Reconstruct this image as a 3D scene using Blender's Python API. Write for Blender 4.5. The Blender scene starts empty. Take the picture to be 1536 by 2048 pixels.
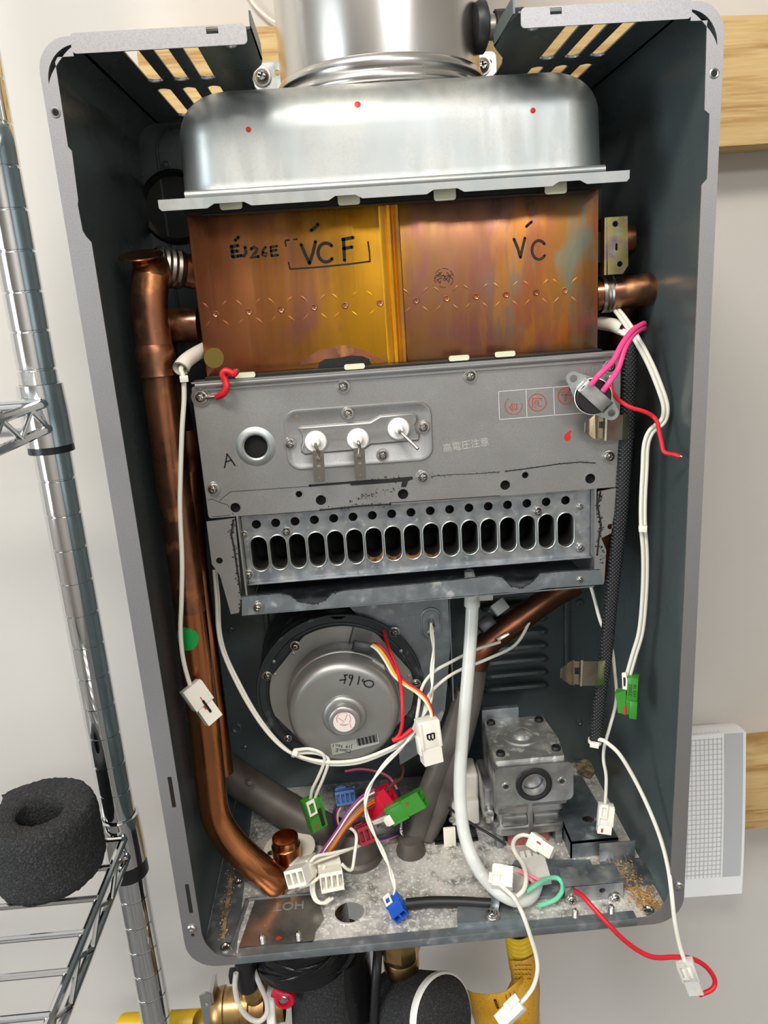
import bpy, bmesh, math, random
from mathutils import Vector, Matrix, geometry
PI = math.pi
random.seed(7)
SC = bpy.context.scene
COL = SC.collection
# ---------------------------------------------------------------- camera (mm frame of the heater: x right, y down, d into the wall)
ZT = 1.69                                            # height of the heater's top edge above the floor, in metres
CAMR = Matrix(((0.9964804734641607, 0.06565015274829504, -0.05212219727494019),
               (-0.07716146347338271, 0.9613383968930275, -0.26433803209865553),
               (0.03275323738637267, 0.26742951240143553, 0.9630206027585508)))
CAMC = Vector((142.52327082468997, 135.44988634492876, -439.5607175936718))
FPX = 1540.0
def W(x, y, d): return Vector((x * .001, d * .001, ZT - y * .001))
def WD(v): return Vector((v[0], v[2], -v[1]))
cam = bpy.data.cameras.new('camera'); cob = bpy.data.objects.new('camera', cam); COL.objects.link(cob)
cam.sensor_fit = 'VERTICAL'; cam.sensor_height = 24; cam.lens = 24 * FPX / 2048; cam.clip_start = .02
r_, dn, fw = WD(CAMR[0]), WD(CAMR[1]), WD(CAMR[2])
cob.matrix_world = Matrix(((r_[0], -dn[0], -fw[0], 0), (r_[1], -dn[1], -fw[1], 0), (r_[2], -dn[2], -fw[2], 0), (0, 0, 0, 1)))
cob.location = W(*CAMC)
SC.camera = cob
# ---------------------------------------------------------------- world, lamps, exposure
wd = bpy.data.worlds.new('world'); SC.world = wd; wd.use_nodes = True
wd.node_tree.nodes['Background'].inputs[0].default_value = (.9, .95, 1, 1)
wd.node_tree.nodes['Background'].inputs[1].default_value = .3
def lamp(name, loc, target, sx, sy, power, col):
    l = bpy.data.lights.new(name, 'AREA'); l.shape = 'RECTANGLE'; l.size = sx; l.size_y = sy; l.energy = power; l.color = col
    o = bpy.data.objects.new(name, l); COL.objects.link(o); o.location = loc
    o.rotation_euler = (Vector(target) - Vector(loc)).to_track_quat('-Z', 'Y').to_euler()
    return o
lamp('ceiling_lamp', (-.2, -.8, 2.56), (.05, -.3, 1.2), .7, .3, 20, (1, .94, .86))
lamp('ceiling_lamp', (.9, -2.2, 2.56), (.9, -2.2, 0), 1.2, .6, 33, (.95, .96, .98))
lamp('window_light', (-1.7, -1.15, 1.55), (.4, .15, 1.3), 1.1, 1.2, 34, (.82, .92, 1))
SC.view_settings.view_transform = 'Standard'
SC.view_settings.look = 'None'
SC.view_settings.gamma = 1
SC.view_settings.use_curve_mapping = False
SC.view_settings.exposure = 0.22
# ---------------------------------------------------------------- helpers
def q(u, v, d):                                       # a picture point on the plane at depth d -> (x, y) in mm
    r = CAMR.transposed() @ Vector(((u - 768) / FPX, (v - 1024) / FPX, 1))
    k = (d - CAMC[2]) / r[2]; p = CAMC + r * k
    return (p[0], p[1])
def qy(u, v, y):                                      # on a horizontal plane -> (x, d)
    r = CAMR.transposed() @ Vector(((u - 768) / FPX, (v - 1024) / FPX, 1))
    k = (y - CAMC[1]) / r[1]; p = CAMC + r * k
    return (p[0], p[2])
def P(u, v, d): x, y = q(u, v, d); return W(x, y, d)
CASE = Matrix(((.001, 0, 0, 0), (0, 0, .001, 0), (0, -.001, 0, ZT), (0, 0, 0, 1)))
def S(r, g, b):
    f = lambda c: (c / 255 / 12.92) if c < 10.3 else ((c / 255 + .055) / 1.055) ** 2.4
    return (f(r), f(g), f(b), 1)
def mat(name, col, metal=0., rough=.5, var=(), bump=(), coat=0., trans=0., alpha=1., ior=1.45, rvar=None, sub=0., aniso=0.):
    m = bpy.data.materials.new(name); m.use_nodes = True; nt = m.node_tree; N = nt.nodes; L = nt.links
    b = N['Principled BSDF']; tc = N.new('ShaderNodeTexCoord')
    b.inputs['Base Color'].default_value = col; b.inputs['Metallic'].default_value = metal; b.inputs['Roughness'].default_value = rough
    b.inputs['IOR'].default_value = ior
    if coat: b.inputs['Coat Weight'].default_value = coat; b.inputs['Coat Roughness'].default_value = .08
    if trans: b.inputs['Transmission Weight'].default_value = trans
    if alpha < 1: b.inputs['Alpha'].default_value = alpha
    if sub: b.inputs['Subsurface Weight'].default_value = sub; b.inputs['Subsurface Radius'].default_value = (.004, .004, .004)
    def noise(scale, st, detail=4):
        mp = N.new('ShaderNodeMapping'); mp.inputs['Scale'].default_value = st; L.new(tc.outputs['Object'], mp.inputs[0])
        n = N.new('ShaderNodeTexNoise'); n.inputs['Scale'].default_value = scale; n.inputs['Detail'].default_value = detail
        L.new(mp.outputs[0], n.inputs['Vector']); return n.outputs['Fac']
    cur = None
    for v in var:
        c2, sc, lo, hi = v[:4]; st = v[4] if len(v) > 4 else (1, 1, 1)
        mr = N.new('ShaderNodeMapRange'); mr.inputs[1].default_value = lo; mr.inputs[2].default_value = hi
        L.new(noise(sc, st), mr.inputs[0])
        mx = N.new('ShaderNodeMix'); mx.data_type = 'RGBA'; L.new(mr.outputs[0], mx.inputs[0])
        mx.inputs[6].default_value = col; mx.inputs[7].default_value = c2
        if cur: L.new(cur, mx.inputs[6])
        cur = mx.outputs[2]
    if cur: L.new(cur, b.inputs['Base Color'])
    if rvar:
        mr = N.new('ShaderNodeMapRange'); mr.inputs[3].default_value = rvar[1]; mr.inputs[4].default_value = rvar[2]
        mr.inputs[1].default_value = .3; mr.inputs[2].default_value = .7
        L.new(noise(rvar[0], rvar[3] if len(rvar) > 3 else (1, 1, 1)), mr.inputs[0]); L.new(mr.outputs[0], b.inputs['Roughness'])
    if bump:
        bp = N.new('ShaderNodeBump'); bp.inputs['Strength'].default_value = bump[1]; bp.inputs['Distance'].default_value = bump[3] if len(bump) > 3 else .0005
        L.new(noise(bump[0], bump[2] if len(bump) > 2 else (1, 1, 1), 6), bp.inputs['Height']); L.new(bp.outputs[0], b.inputs['Normal'])
    return m
def circ(cx, cy, r, n=20, a0=0): return [(cx + r * math.cos(a0 + 2 * PI * i / n), cy + r * math.sin(a0 + 2 * PI * i / n)) for i in range(n)]
def rrect(x0, x1, y0, y1, r, n=5):
    o = []
    for cx, cy, a in ((x1 - r, y0 + r, -PI / 2), (x1 - r, y1 - r, 0), (x0 + r, y1 - r, PI / 2), (x0 + r, y0 + r, PI)):
        o += [(cx + r * math.cos(a + PI / 2 * i / n), cy + r * math.sin(a + PI / 2 * i / n)) for i in range(n + 1)]
    return o
def spline(pts, sub=6):
    pts = [Vector(p) for p in pts]
    if len(pts) < 3: return pts
    e = [pts[0] * 2 - pts[1]] + pts + [pts[-1] * 2 - pts[-2]]; o = []
    for i in range(1, len(e) - 2):
        a, b, c, d = e[i - 1:i + 3]
        for k in range(sub):
            t = k / sub
            o.append(.5 * ((2 * b) + (c - a) * t + (2 * a - 5 * b + 4 * c - d) * t * t + (3 * b - a - 3 * c + d) * t ** 3))
    o.append(pts[-1]); return o
class MB:
    def __init__(s): s.bm = bmesh.new()
    def raw(s, vs, fs, M=None):
        b = [s.bm.verts.new(M @ Vector(v) if M else v) for v in vs]; out = []
        for f in fs:
            try: out.append(s.bm.faces.new([b[i] for i in f]))
            except ValueError: pass
        return b, out
    def box(s, x0, x1, y0, y1, z0, z1, bev=0, M=CASE, seg=2):
        vs = [(x, y, z) for z in (z0, z1) for y in (y0, y1) for x in (x0, x1)]
        b, f = s.raw(vs, [(0, 1, 3, 2), (4, 6, 7, 5), (0, 4, 5, 1), (2, 3, 7, 6), (0, 2, 6, 4), (1, 5, 7, 3)], M)
        if bev:
            es = list({e for v in b for e in v.link_edges})
            bmesh.ops.bevel(s.bm, geom=es, offset=bev * .001, segments=seg, affect='EDGES', profile=.5)
        return s
    def prism(s, poly, c0, c1, holes=(), ax='xyd', M=CASE):
        """flat outline with holes, given thickness c0..c1"""
        mp = {'xyd': lambda a, b, c: (a, b, c), 'xdy': lambda a, b, c: (a, c, b), 'ydx': lambda a, b, c: (c, a, b)}[ax]
        loops = [list(poly)] + [list(h) for h in holes]
        flat = [p for l in loops for p in l]
        tris = geometry.tessellate_polygon([[Vector((p[0], p[1], 0)) for p in l] for l in loops]); n = len(flat)
        vs = [mp(p[0], p[1], c0) for p in flat] + [mp(p[0], p[1], c1) for p in flat]
        fs = [tuple(t) for t in tris] + [tuple(i + n for i in reversed(t)) for t in tris]
        k = 0
        for l in loops:
            m = len(l)
            for i in range(m): a, b = k + i, k + (i + 1) % m; fs.append((a, b, b + n, a + n))
            k += m
        s.raw(vs, fs, M); return s
    def loft(s, rings, cap0=True, cap1=True, M=None, closed=True):
        n = len(rings[0]); vs = [p for r in rings for p in r]; fs = []
        for k in range(len(rings) - 1):
            for i in range(n if closed else n - 1):
                j = (i + 1) % n; fs.append((k * n + i, k * n + j, (k + 1) * n + j, (k + 1) * n + i))
        if cap0: fs.append(tuple(range(n - 1, -1, -1)))
        if cap1: fs.append(tuple(range((len(rings) - 1) * n, len(rings) * n)))
        s.raw(vs, fs, M); return s
    def tube(s, pts, r, seg=8, sm=True, sub=6, flat=1., cap=True):
        p = spline(pts, sub) if sm else [Vector(x) for x in pts]
        n = len(p); rr = [r] * n if not isinstance(r, (list, tuple)) else [r[0] + 0] * n
        if isinstance(r, (list, tuple)):
            for i in range(n):
                t = i / (n - 1) * (len(r) - 1); k = min(int(t), len(r) - 2); rr[i] = r[k] + (r[k + 1] - r[k]) * (t - k)
        T = [(p[min(i + 1, n - 1)] - p[max(i - 1, 0)]).normalized() for i in range(n)]
        u = T[0].orthogonal().normalized(); rings = []
        if flat != 1:
            u = (Vector((0, -1, 0)) - T[0] * Vector((0, -1, 0)).dot(T[0])).normalized()
        for i in range(n):
            u = (u - T[i] * u.dot(T[i])).normalized(); w = T[i].cross(u)
            rings.append([p[i] + (u * math.cos(2 * PI * k / seg) * flat + w * math.sin(2 * PI * k / seg)) * rr[i] * .001 for k in range(seg)])
        s.loft(rings, cap, cap); return s
    def lathe(s, prof, o, axis, seg=24, cap0=False, cap1=False, sx=1.):
        axis = Vector(axis).normalized(); u = axis.orthogonal().normalized(); w = axis.cross(u); o = Vector(o)
        s.loft([[o + axis * h * .001 + (u * math.cos(2 * PI * k / seg) + w * math.sin(2 * PI * k / seg)) * r * .001 for k in range(seg)] for r, h in prof], cap0, cap1)
        return s
    def ribbon(s, pts, w):
        """ink stroke: flat band through world points on a front-facing surface, w mm wide"""
        p = [Vector(x) for x in pts]; n = len(p); vs = []; fs = []
        for i in range(n):
            t = (p[min(i + 1, n - 1)] - p[max(i - 1, 0)]); t.normalize(); nrm = Vector((0, -1, 0)).cross(t); nrm.normalize()
            vs += [p[i] - nrm * w * .0005, p[i] + nrm * w * .0005]
        for i in range(n - 1): fs.append((2 * i, 2 * i + 1, 2 * i + 3, 2 * i + 2))
        s.raw(vs, fs)
        for e in (p[0], p[-1]):
            s.raw([e + Vector((math.cos(a), 0, math.sin(a))) * w * .0005 for a in [2 * PI * k / 10 for k in range(10)]], [tuple(range(10))])
        return s
    def build(s, name, m, parent=None, label=None, cat=None, group=None, kind=None, ang=35, flat=False):
        bm = s.bm; bmesh.ops.remove_doubles(bm, verts=bm.verts, dist=1e-6)
        bmesh.ops.recalc_face_normals(bm, faces=bm.faces)
        if parent is not None: o0 = parent_loc(parent)
        else:
            xs = [v.co for v in bm.verts]
            o0 = Vector((sum(v.x for v in xs) / len(xs), sum(v.y for v in xs) / len(xs), min(v.z for v in xs)))
        bm.transform(Matrix.Translation(-o0))
        me = bpy.data.meshes.new(name); bm.to_mesh(me); bm.free()
        if not flat: me.polygons.foreach_set('use_smooth', [True] * len(me.polygons)); me.set_sharp_from_angle(angle=math.radians(ang))
        for x in (m if isinstance(m, (list, tuple)) else [m]): me.materials.append(x)
        o = bpy.data.objects.new(name, me); COL.objects.link(o)
        if parent is not None: o.parent = parent
        else: o.location = o0
        tag(o, label, cat, group, kind); return o
def parent_loc(o):
    l = Vector((0, 0, 0))
    while o is not None: l = l + o.location; o = o.parent
    return l
def tag(o, label=None, cat=None, group=None, kind=None):
    for k, v in (('label', label), ('category', cat), ('group', group), ('kind', kind)):
        if v: o[k] = v
    return o
def thing(name, loc, label, cat, group=None):
    o = bpy.data.objects.new(name, None); o.empty_display_size = .02; COL.objects.link(o); o.location = loc
    return tag(o, label, cat, group)
def frame(p0, p1, roll=0., face=None):
    """local mm frame: c along p0->p1, b towards the viewer's side of the room, a across"""
    p0, p1 = Vector(p0), Vector(p1); c = (p1 - p0).normalized()
    f = Vector(face) if face else (Vector((.14, -.44, 1.55)) - p0)
    b = (f - c * f.dot(c)).normalized(); b = Matrix.Rotation(roll, 3, c) @ b; a = b.cross(c)
    k = .001
    return Matrix(((a.x * k, b.x * k, c.x * k, p0.x), (a.y * k, b.y * k, c.y * k, p0.y), (a.z * k, b.z * k, c.z * k, p0.z), (0, 0, 0, 1)))
FONT = None
def text(s, M, size, m, name, parent, ext=.05, kind=None, shear=0):
    cu = bpy.data.curves.new(name, 'FONT'); cu.body = s; cu.size = size; cu.align_x = 'CENTER'; cu.align_y = 'CENTER'; cu.extrude = ext; cu.resolution_u = 3; cu.shear = shear
    t = bpy.data.objects.new(name, cu); COL.objects.link(t)
    dg = bpy.context.evaluated_depsgraph_get(); me = bpy.data.meshes.new_from_object(t.evaluated_get(dg)); me.name = name
    bpy.data.objects.remove(t); bpy.data.curves.remove(cu)
    me.transform(Matrix.Translation(-parent_loc(parent)) @ M); me.materials.clear(); me.materials.append(m)
    o = bpy.data.objects.new(name, me); COL.objects.link(o); o.parent = parent
    return o
def face_frame(u, v, d, rot=0.):
    """frame for print on a plane facing the room at depth d: a right, b up"""
    o = P(u, v, d); k = .001; ca, sa = math.cos(rot), math.sin(rot)
    return Matrix(((ca * k, -sa * k, 0, o.x), (0, 0, -k, o.y), (sa * k, ca * k, 0, o.z), (0, 0, 0, 1)))
# ---------------------------------------------------------------- materials
K = {}
K['wall'] = mat('wall_paint', S(206, 201, 194), 0, .75, var=[(S(199, 194, 187), 3, .45, .7)], bump=(300, .08))
K['ceil'] = mat('ceiling_paint', S(238, 236, 232), 0, .9)
K['floor'] = mat('floor_concrete', S(120, 118, 115), 0, .6, var=[(S(95, 93, 90), 6, .4, .7)])
K['wood'] = mat('pine_board', S(206, 174, 118), 0, .6, var=[(S(172, 132, 76), 14, .46, .64, (.7, 1, 9)), (S(218, 190, 140), 60, .5, .8, (.4, 1, 8)), (S(120, 84, 40), 9, .66, .72, (1, 1, 7))], bump=(60, .25, (.3, 1, 12)))
K['paper'] = mat('paper', S(238, 238, 236), 0, .8)
K['paperline'] = mat('paper_print', S(196, 197, 200), 0, .8)
K['papergrey'] = mat('paper_grey', S(190, 191, 194), 0, .8)
K['silver'] = mat('silver_paint', (.4, .39, .395, 1), .85, .42, var=[((.34, .333, .338, 1), 1500, .4, .65)], bump=(1500, .04))
K['inner'] = mat('case_inside', (.1, .125, .127, 1), .3, .26, rvar=(14, .2, .34), var=[((.112, .138, .14, 1), 20, .4, .7)])
K['galv'] = mat('galvanized', (.42, .44, .45, 1), .9, .42, var=[((.28, .31, .34, 1), 90, .42, .62), ((.6, .6, .6, 1), 240, .6, .75)], rvar=(120, .3, .55))
K['galvd'] = mat('galvanized_dark', (.26, .29, .31, 1), .8, .42, var=[((.36, .38, .4, 1), 120, .5, .7), ((.6, .6, .58, 1), 60, .66, .74)], rvar=(120, .35, .6), bump=(300, .1))
K['alum'] = mat('aluminized', (.475, .48, .455, 1), .92, .36, var=[((.42, .45, .445, 1), 50, .42, .6, (1, 1, .35)), ((.54, .53, .49, 1), 26, .6, .75, (1, 1, .5)), ((.43, .45, .44, 1), 700, .45, .7)], rvar=(60, .38, .5, (2, 2, .3)), bump=(260, .04))
K['steel'] = mat('burner_steel', (.4, .395, .385, 1), .85, .45, var=[((.35, .345, .34, 1), 34, .4, .7), ((.34, .338, .332, 1), 1100, .4, .7)], rvar=(30, .4, .52), bump=(800, .03))
K['stain'] = mat('stainless', (.62, .6, .57, 1), 1, .2, rvar=(8, .14, .3, (1, 1, .1)), bump=(60, .03, (1, 1, .02)))
K['chrome'] = mat('chrome', (.75, .76, .77, 1), 1, .07)
K['screw'] = mat('screw_steel', (.62, .6, .57, 1), 1, .22)
K['black'] = mat('black_hole', (.004, .004, .004, 1), 0, .8)  # black painted in for the shade inside holes and openings
K['rubber'] = mat('black_rubber', (.012, .012, .013, 1), 0, .45)
K['blackplastic'] = mat('black_plastic', (.015, .015, .017, 1), 0, .35)
K['copper'] = mat('copper_pipe', (.42, .17, .085, 1), .95, .3, var=[((.2, .1, .07, 1), 34, .42, .6, (1, 1, .45)), ((.62, .27, .11, 1), 60, .55, .66, (1, 1, .8)), ((.33, .22, .09, 1), 12, .58, .7)], rvar=(70, .2, .48), bump=(300, .08))
K['copperclean'] = mat('copper_clean', (.56, .215, .085, 1), 1, .22, var=[((.36, .13, .06, 1), 14, .42, .66, (1, 1, .2))], rvar=(40, .16, .32))
K['copperdark'] = mat('copper_dark', (.17, .07, .04, 1), .9, .38, var=[((.34, .13, .06, 1), 40, .5, .7)])
K['pipegrey'] = mat('grey_pipe', S(104, 99, 93), .25, .5, var=[(S(84, 76, 68), 26, .45, .65)], bump=(500, .12))
K['white'] = mat('white_nylon', S(238, 233, 220), 0, .38, sub=.2)
K['whitewire'] = mat('white_sleeve', S(232, 228, 214), 0, .5, bump=(1800, .2))
K['clear'] = mat('clear_nylon', S(232, 230, 222), 0, .25, alpha=.62)
K['green'] = mat('green_nylon', S(58, 132, 44), 0, .35)
K['redp'] = mat('red_nylon', S(196, 24, 52), 0, .38)
K['maroon'] = mat('maroon_nylon', S(150, 32, 48), 0, .4)
K['bluelt'] = mat('light_blue_nylon', S(112, 158, 224), 0, .4)
K['blue'] = mat('blue_nylon', S(34, 84, 182), 0, .35)
K['red'] = mat('red_wire', S(206, 26, 40), 0, .45, bump=(1600, .25))
K['pink'] = mat('pink_wire', S(238, 72, 138), 0, .45)
K['orange'] = mat('orange_wire', S(216, 112, 30), 0, .45)
K['yellow'] = mat('yellow_wire', S(226, 180, 50), 0, .45)
K['greywire'] = mat('grey_wire', S(118, 112, 118), 0, .45)
K['brown'] = mat('brown_wire', S(116, 62, 44), 0, .45)
K['purple'] = mat('purple_wire', S(140, 62, 130), 0, .45)
K['navy'] = mat('navy_wire', S(44, 62, 112), 0, .45)
K['mint'] = mat('mint_wire', S(120, 214, 172), 0, .4)
K['pinklt'] = mat('light_pink_wire', S(238, 138, 158), 0, .45)
K['ink'] = mat('black_ink', (.008, .008, .008, 1), 0, .5)
K['redink'] = mat('red_ink', S(176, 62, 42), 0, .6)
K['redpaint'] = mat('red_paint', S(190, 44, 34), 0, .45)
K['whiteline'] = mat('white_print', S(208, 206, 200), 0, .6)
K['relief_hi'] = mat('relief_highlight', S(182, 180, 174), .2, .5)  # paler tone paints the bright edges of the embossed letters
K['ceramic'] = mat('ceramic', S(240, 238, 232), 0, .3)
K['mica'] = mat('mica_tab', S(214, 214, 186), 0, .5)
K['gasket'] = mat('dark_gasket', (.02, .022, .02, 1), .3, .35)
K['soot'] = mat('black_sealant', (.01, .01, .01, 1), 0, .7, bump=(900, .5))
K['clipbrass'] = mat('clip_metal', (.5, .43, .33, 1), 1, .28, rvar=(60, .22, .36))
K['terminal'] = mat('terminal_metal', (.36, .33, .29, 1), 1, .35)
K['motor'] = mat('motor_grey', (.37, .37, .35, 1), .75, .4, rvar=(30, .34, .46))
K['housing'] = mat('fan_housing', (.06, .07, .075, 1), .7, .42, var=[((.22, .24, .25, 1), 70, .6, .72)], rvar=(80, .35, .55))
K['tube'] = mat('silicone_tube', S(236, 238, 232), 0, .28, alpha=.66, coat=.4)
K['cast'] = mat('cast_aluminium', (.46, .46, .45, 1), .9, .34, var=[((.34, .34, .34, 1), 90, .45, .65)], rvar=(60, .25, .45), bump=(300, .08))
K['castwhite'] = mat('corroded_cover', (.36, .36, .34, 1), .7, .35, var=[(S(222, 220, 214), 34, .5, .64), (S(236, 234, 230), 160, .56, .68)], rvar=(90, .25, .6), bump=(200, .25))
K['foam'] = mat('charcoal_foam', (.022, .022, .023, 1), 0, .9, var=[((.06, .06, .062, 1), 800, .5, .66)], bump=(520, 1., (1, 1, 1), .002))
K['brass'] = mat('brass', (.5, .33, .14, 1), 1, .34, var=[((.3, .17, .07, 1), 60, .45, .65)], rvar=(60, .25, .45), bump=(200, .1))
K['tape'] = mat('black_tape', (.008, .008, .009, 1), 0, .24, bump=(60, .5, (1, 1, 3), .002))
K['yellowp'] = mat('yellow_coating', S(214, 178, 34), 0, .38)
K['tagm'] = mat('yellow_tag', S(212, 158, 40), 0, .5, var=[(S(160, 98, 24), 420, .58, .66, (1, 3, 3))])
K['amberink'] = mat('tag_print', S(104, 62, 16), 0, .6)
K['zinc'] = mat('zinc_plate', (.62, .64, .63, 1), 1, .3, rvar=(90, .22, .42))
K['rust'] = mat('rust_flake', S(168, 124, 66), 0, .9, var=[(S(206, 176, 130), 600, .45, .6)])
K['sticker'] = mat('green_sticker', S(18, 150, 66), 0, .4)
K['label'] = mat('label_grey', S(158, 158, 150), 0, .5)
K['stickerw'] = mat('label_white', S(226, 216, 208), 0, .5)
K['pinkp'] = mat('pink_plastic', S(150, 84, 80), 0, .5)
# braided black sleeve
m = K['braid'] = mat('black_braid', (.018, .018, .02, 1), 0, .5)
nt = m.node_tree; b = nt.nodes['Principled BSDF']; tc = nt.nodes.new('ShaderNodeTexCoord')
wv = []
for s in (1, -1):
    w = nt.nodes.new('ShaderNodeTexWave'); w.wave_type = 'BANDS'; w.bands_direction = 'DIAGONAL'; w.inputs['Scale'].default_value = 240
    mp = nt.nodes.new('ShaderNodeMapping'); mp.inputs['Scale'].default_value = (s, 0, 1); nt.links.new(tc.outputs['Object'], mp.inputs[0]); nt.links.new(mp.outputs[0], w.inputs[0]); wv.append(w)
mm = nt.nodes.new('ShaderNodeMath'); mm.operation = 'MULTIPLY'; nt.links.new(wv[0].outputs[1], mm.inputs[0]); nt.links.new(wv[1].outputs[1], mm.inputs[1])
bp = nt.nodes.new('ShaderNodeBump'); bp.inputs['Strength'].default_value = .9; bp.inputs['Distance'].default_value = .001; nt.links.new(mm.outputs[0], bp.inputs['Height']); nt.links.new(bp.outputs[0], b.inputs['Normal'])
cr = nt.nodes.new('ShaderNodeMix'); cr.data_type = 'RGBA'; cr.inputs[6].default_value = (.006, .006, .007, 1); cr.inputs[7].default_value = (.085, .085, .092, 1); nt.links.new(mm.outputs[0], cr.inputs[0]); nt.links.new(cr.outputs[2], b.inputs['Base Color'])
# heat-stained copper sheet: colour zones across the sheet (inherent discolouration), broken up by noise
m = K['hexcopper'] = mat('heat_stained_copper', (.5, .25, .1, 1), .92, .3, rvar=(30, .22, .4, (3, 1, .4)), bump=(240, .04, (4, 1, .2)))
nt = m.node_tree; N = nt.nodes; L = nt.links; b = N['Principled BSDF']; tc = N.new('ShaderNodeTexCoord'); sx = N.new('ShaderNodeSeparateXYZ'); L.new(tc.outputs['Object'], sx.inputs[0])
def nz(scale, st=(1, 1, 1), det=4):
    mp = N.new('ShaderNodeMapping'); mp.inputs['Scale'].default_value = st; L.new(tc.outputs['Object'], mp.inputs[0])
    n = N.new('ShaderNodeTexNoise'); n.inputs['Scale'].default_value = scale; n.inputs['Detail'].default_value = det; n.inputs['Distortion'].default_value = .6; L.new(mp.outputs[0], n.inputs['Vector']); return n.outputs['Fac']
def mth(op, a, b_):
    k = N.new('ShaderNodeMath'); k.operation = op
    for i, x in enumerate((a, b_)):
        if isinstance(x, (int, float)): k.inputs[i].default_value = x
        else: L.new(x, k.inputs[i])
    return k.outputs[0]
xs = mth('ADD', mth('MULTIPLY', sx.outputs[0], 1 / .26), .5)                      # 0 at the left edge, 1 at the right
xs = mth('ADD', xs, mth('MULTIPLY', mth('SUBTRACT', nz(16), .5), .16))
rp = N.new('ShaderNodeValToRGB'); L.new(xs, rp.inputs[0]); e = rp.color_ramp.elements
e[0].position = 0; e[0].color = (0.364, 0.124, 0.0585, 1); e[1].position = 1; e[1].color = (0.52, 0.182, 0.0715, 1)
for pos, c in ((.12, (0.403, 0.143, 0.0546, 1)), (.26, (0.468, 0.195, 0.0416, 1)), (.38, (.72, .345, .025, 1)), (.49, (.74, .35, .022, 1)), (.53, (0.39, 0.182, 0.0585, 1)), (.6, (0.364, 0.169, 0.0845, 1)), (.74, (0.377, 0.15, 0.078, 1)), (.84, (0.52, 0.176, 0.065, 1)), (.93, (0.52, 0.247, 0.052, 1))):
    x = e.new(pos); x.color = c
cur = rp.outputs[0]
for colr, fac in (((0.26, 0.26, 0.247, 1), mth('MULTIPLY', mth('GREATER_THAN', nz(21), .56), 0)),):
    pass
def lay(cur, colr, fac):
    mx = N.new('ShaderNodeMix'); mx.data_type = 'RGBA'; L.new(fac, mx.inputs[0]); L.new(cur, mx.inputs[6]); mx.inputs[7].default_value = colr; return mx.outputs[2]
def rng(x, a, b_, c=0, d=1):
    k = N.new('ShaderNodeMapRange'); L.new(x, k.inputs[0]); k.inputs[1].default_value = a; k.inputs[2].default_value = b_; k.inputs[3].default_value = c; k.inputs[4].default_value = d; return k.outputs[0]
cur = lay(cur, (0.325, 0.111, 0.143, 1), rng(nz(26, (1, 1, .7)), .56, .68, 0, .5))
cur = lay(cur, (0.286, 0.39, 0.312, 1), mth('MULTIPLY', rng(nz(30, (1.4, 1, .5)), .5, .64, 0, .8), rng(xs, .68, .9)))
cur = lay(cur, (0.65, 0.26, 0.052, 1), mth('MULTIPLY', rng(nz(44, (2.2, 1, .5)), .52, .62, 0, .8), rng(xs, .62, .8)))
cur = lay(cur, (0.26, 0.169, 0.156, 1), mth('MULTIPLY', rng(sx.outputs[2], .085, .105, 0, .75), rng(xs, .52, .58)))
cur = lay(cur, (0.351, 0.221, 0.078, 1), rng(nz(80, (5, 1, .25)), .55, .75, 0, .45))
L.new(cur, b.inputs['Base Color'])
# white-scaled heater floor
K['scaled'] = mat('scaled_floor', (.36, .36, .34, 1), .25, .42, var=[(S(216, 212, 204), 19, .38, .58), (S(126, 122, 114), 60, .52, .7), (S(226, 222, 215), 170, .5, .66), (S(246, 244, 240), 420, .56, .66)], rvar=(90, .32, .65), bump=(330, .5))
# ---------------------------------------------------------------- the room
def slab(name, x0, x1, y0, y1, z0, z1, m):
    b = MB(); b.box(x0, x1, y0, y1, z0, z1, M=Matrix.Identity(4)); return b.build(name, m, kind='structure', flat=True)
YW = .233
slab('wall_back', -1.8, 2.2, YW, YW + .1, 0, 2.6, K['wall'])
slab('wall_left', -1.9, -1.8, -3.2, YW, 0, 2.6, K['wall'])
slab('wall_right', 2.2, 2.3, -3.2, YW, 0, 2.6, K['wall'])
slab('wall_front', -1.8, 2.2, -3.3, -3.2, 0, 2.6, K['wall'])
slab('floor', -1.9, 2.3, -3.3, YW + .1, -.1, 0, K['floor'])
slab('ceiling', -1.9, 2.3, -3.3, YW + .1, 2.6, 2.7, K['ceil'])
b = MB(); b.prism([(8, -62), (900, -36), (900, 39), (8, 41)], 195.2, 232.9); b.build('wood_board', K['wood'], label='pine board along the wall behind the top of the heater', cat='board')
b = MB(); b.box(20, 900, 583, 668, 195.2, 232.9, 1.5); b.build('wood_board', K['wood'], label='pine board behind the bottom of the heater, under the printed paper', cat='board')
# paper draped over the lower board
pr = thing('paper_sheet', W(440, 720, 190), 'white printed sheet with a grey grid hanging over the lower board', 'paper')
def papx(s, t):                                   # s across 0..1, t down 0..1
    x = 352 + 138 * s
    if t < .2: a = t / .2 * PI / 2; y = 583 - 30 * math.sin(a) + 0; d = 232 - 0; y = 566 - 14 * math.sin(a) - 12 * s * 0; d = 231 - 38 * (1 - math.cos(a))
    else: y = 552 + (t - .2) / .8 * 178 * (1 if s < .5 else 1); d = 193 - 7 * math.sin((t - .2) / .8 * PI * .6) - 4 * s
    if t < .2: y = 580 - 28 * math.sin(t / .2 * PI / 2)
    return W(x + 4 * t, y, d - 1.5)
def papsheet(s0, s1, t0, t1, off, ns, ntt):
    vs = [papx(s0 + (s1 - s0) * i / ns, t0 + (t1 - t0) * j / ntt) + Vector((0, -off, 0)) for j in range(ntt + 1) for i in range(ns + 1)]
    fs = [(j * (ns + 1) + i, j * (ns + 1) + i + 1, (j + 1) * (ns + 1) + i + 1, (j + 1) * (ns + 1) + i) for j in range(ntt) for i in range(ns)]
    return vs, fs
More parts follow.
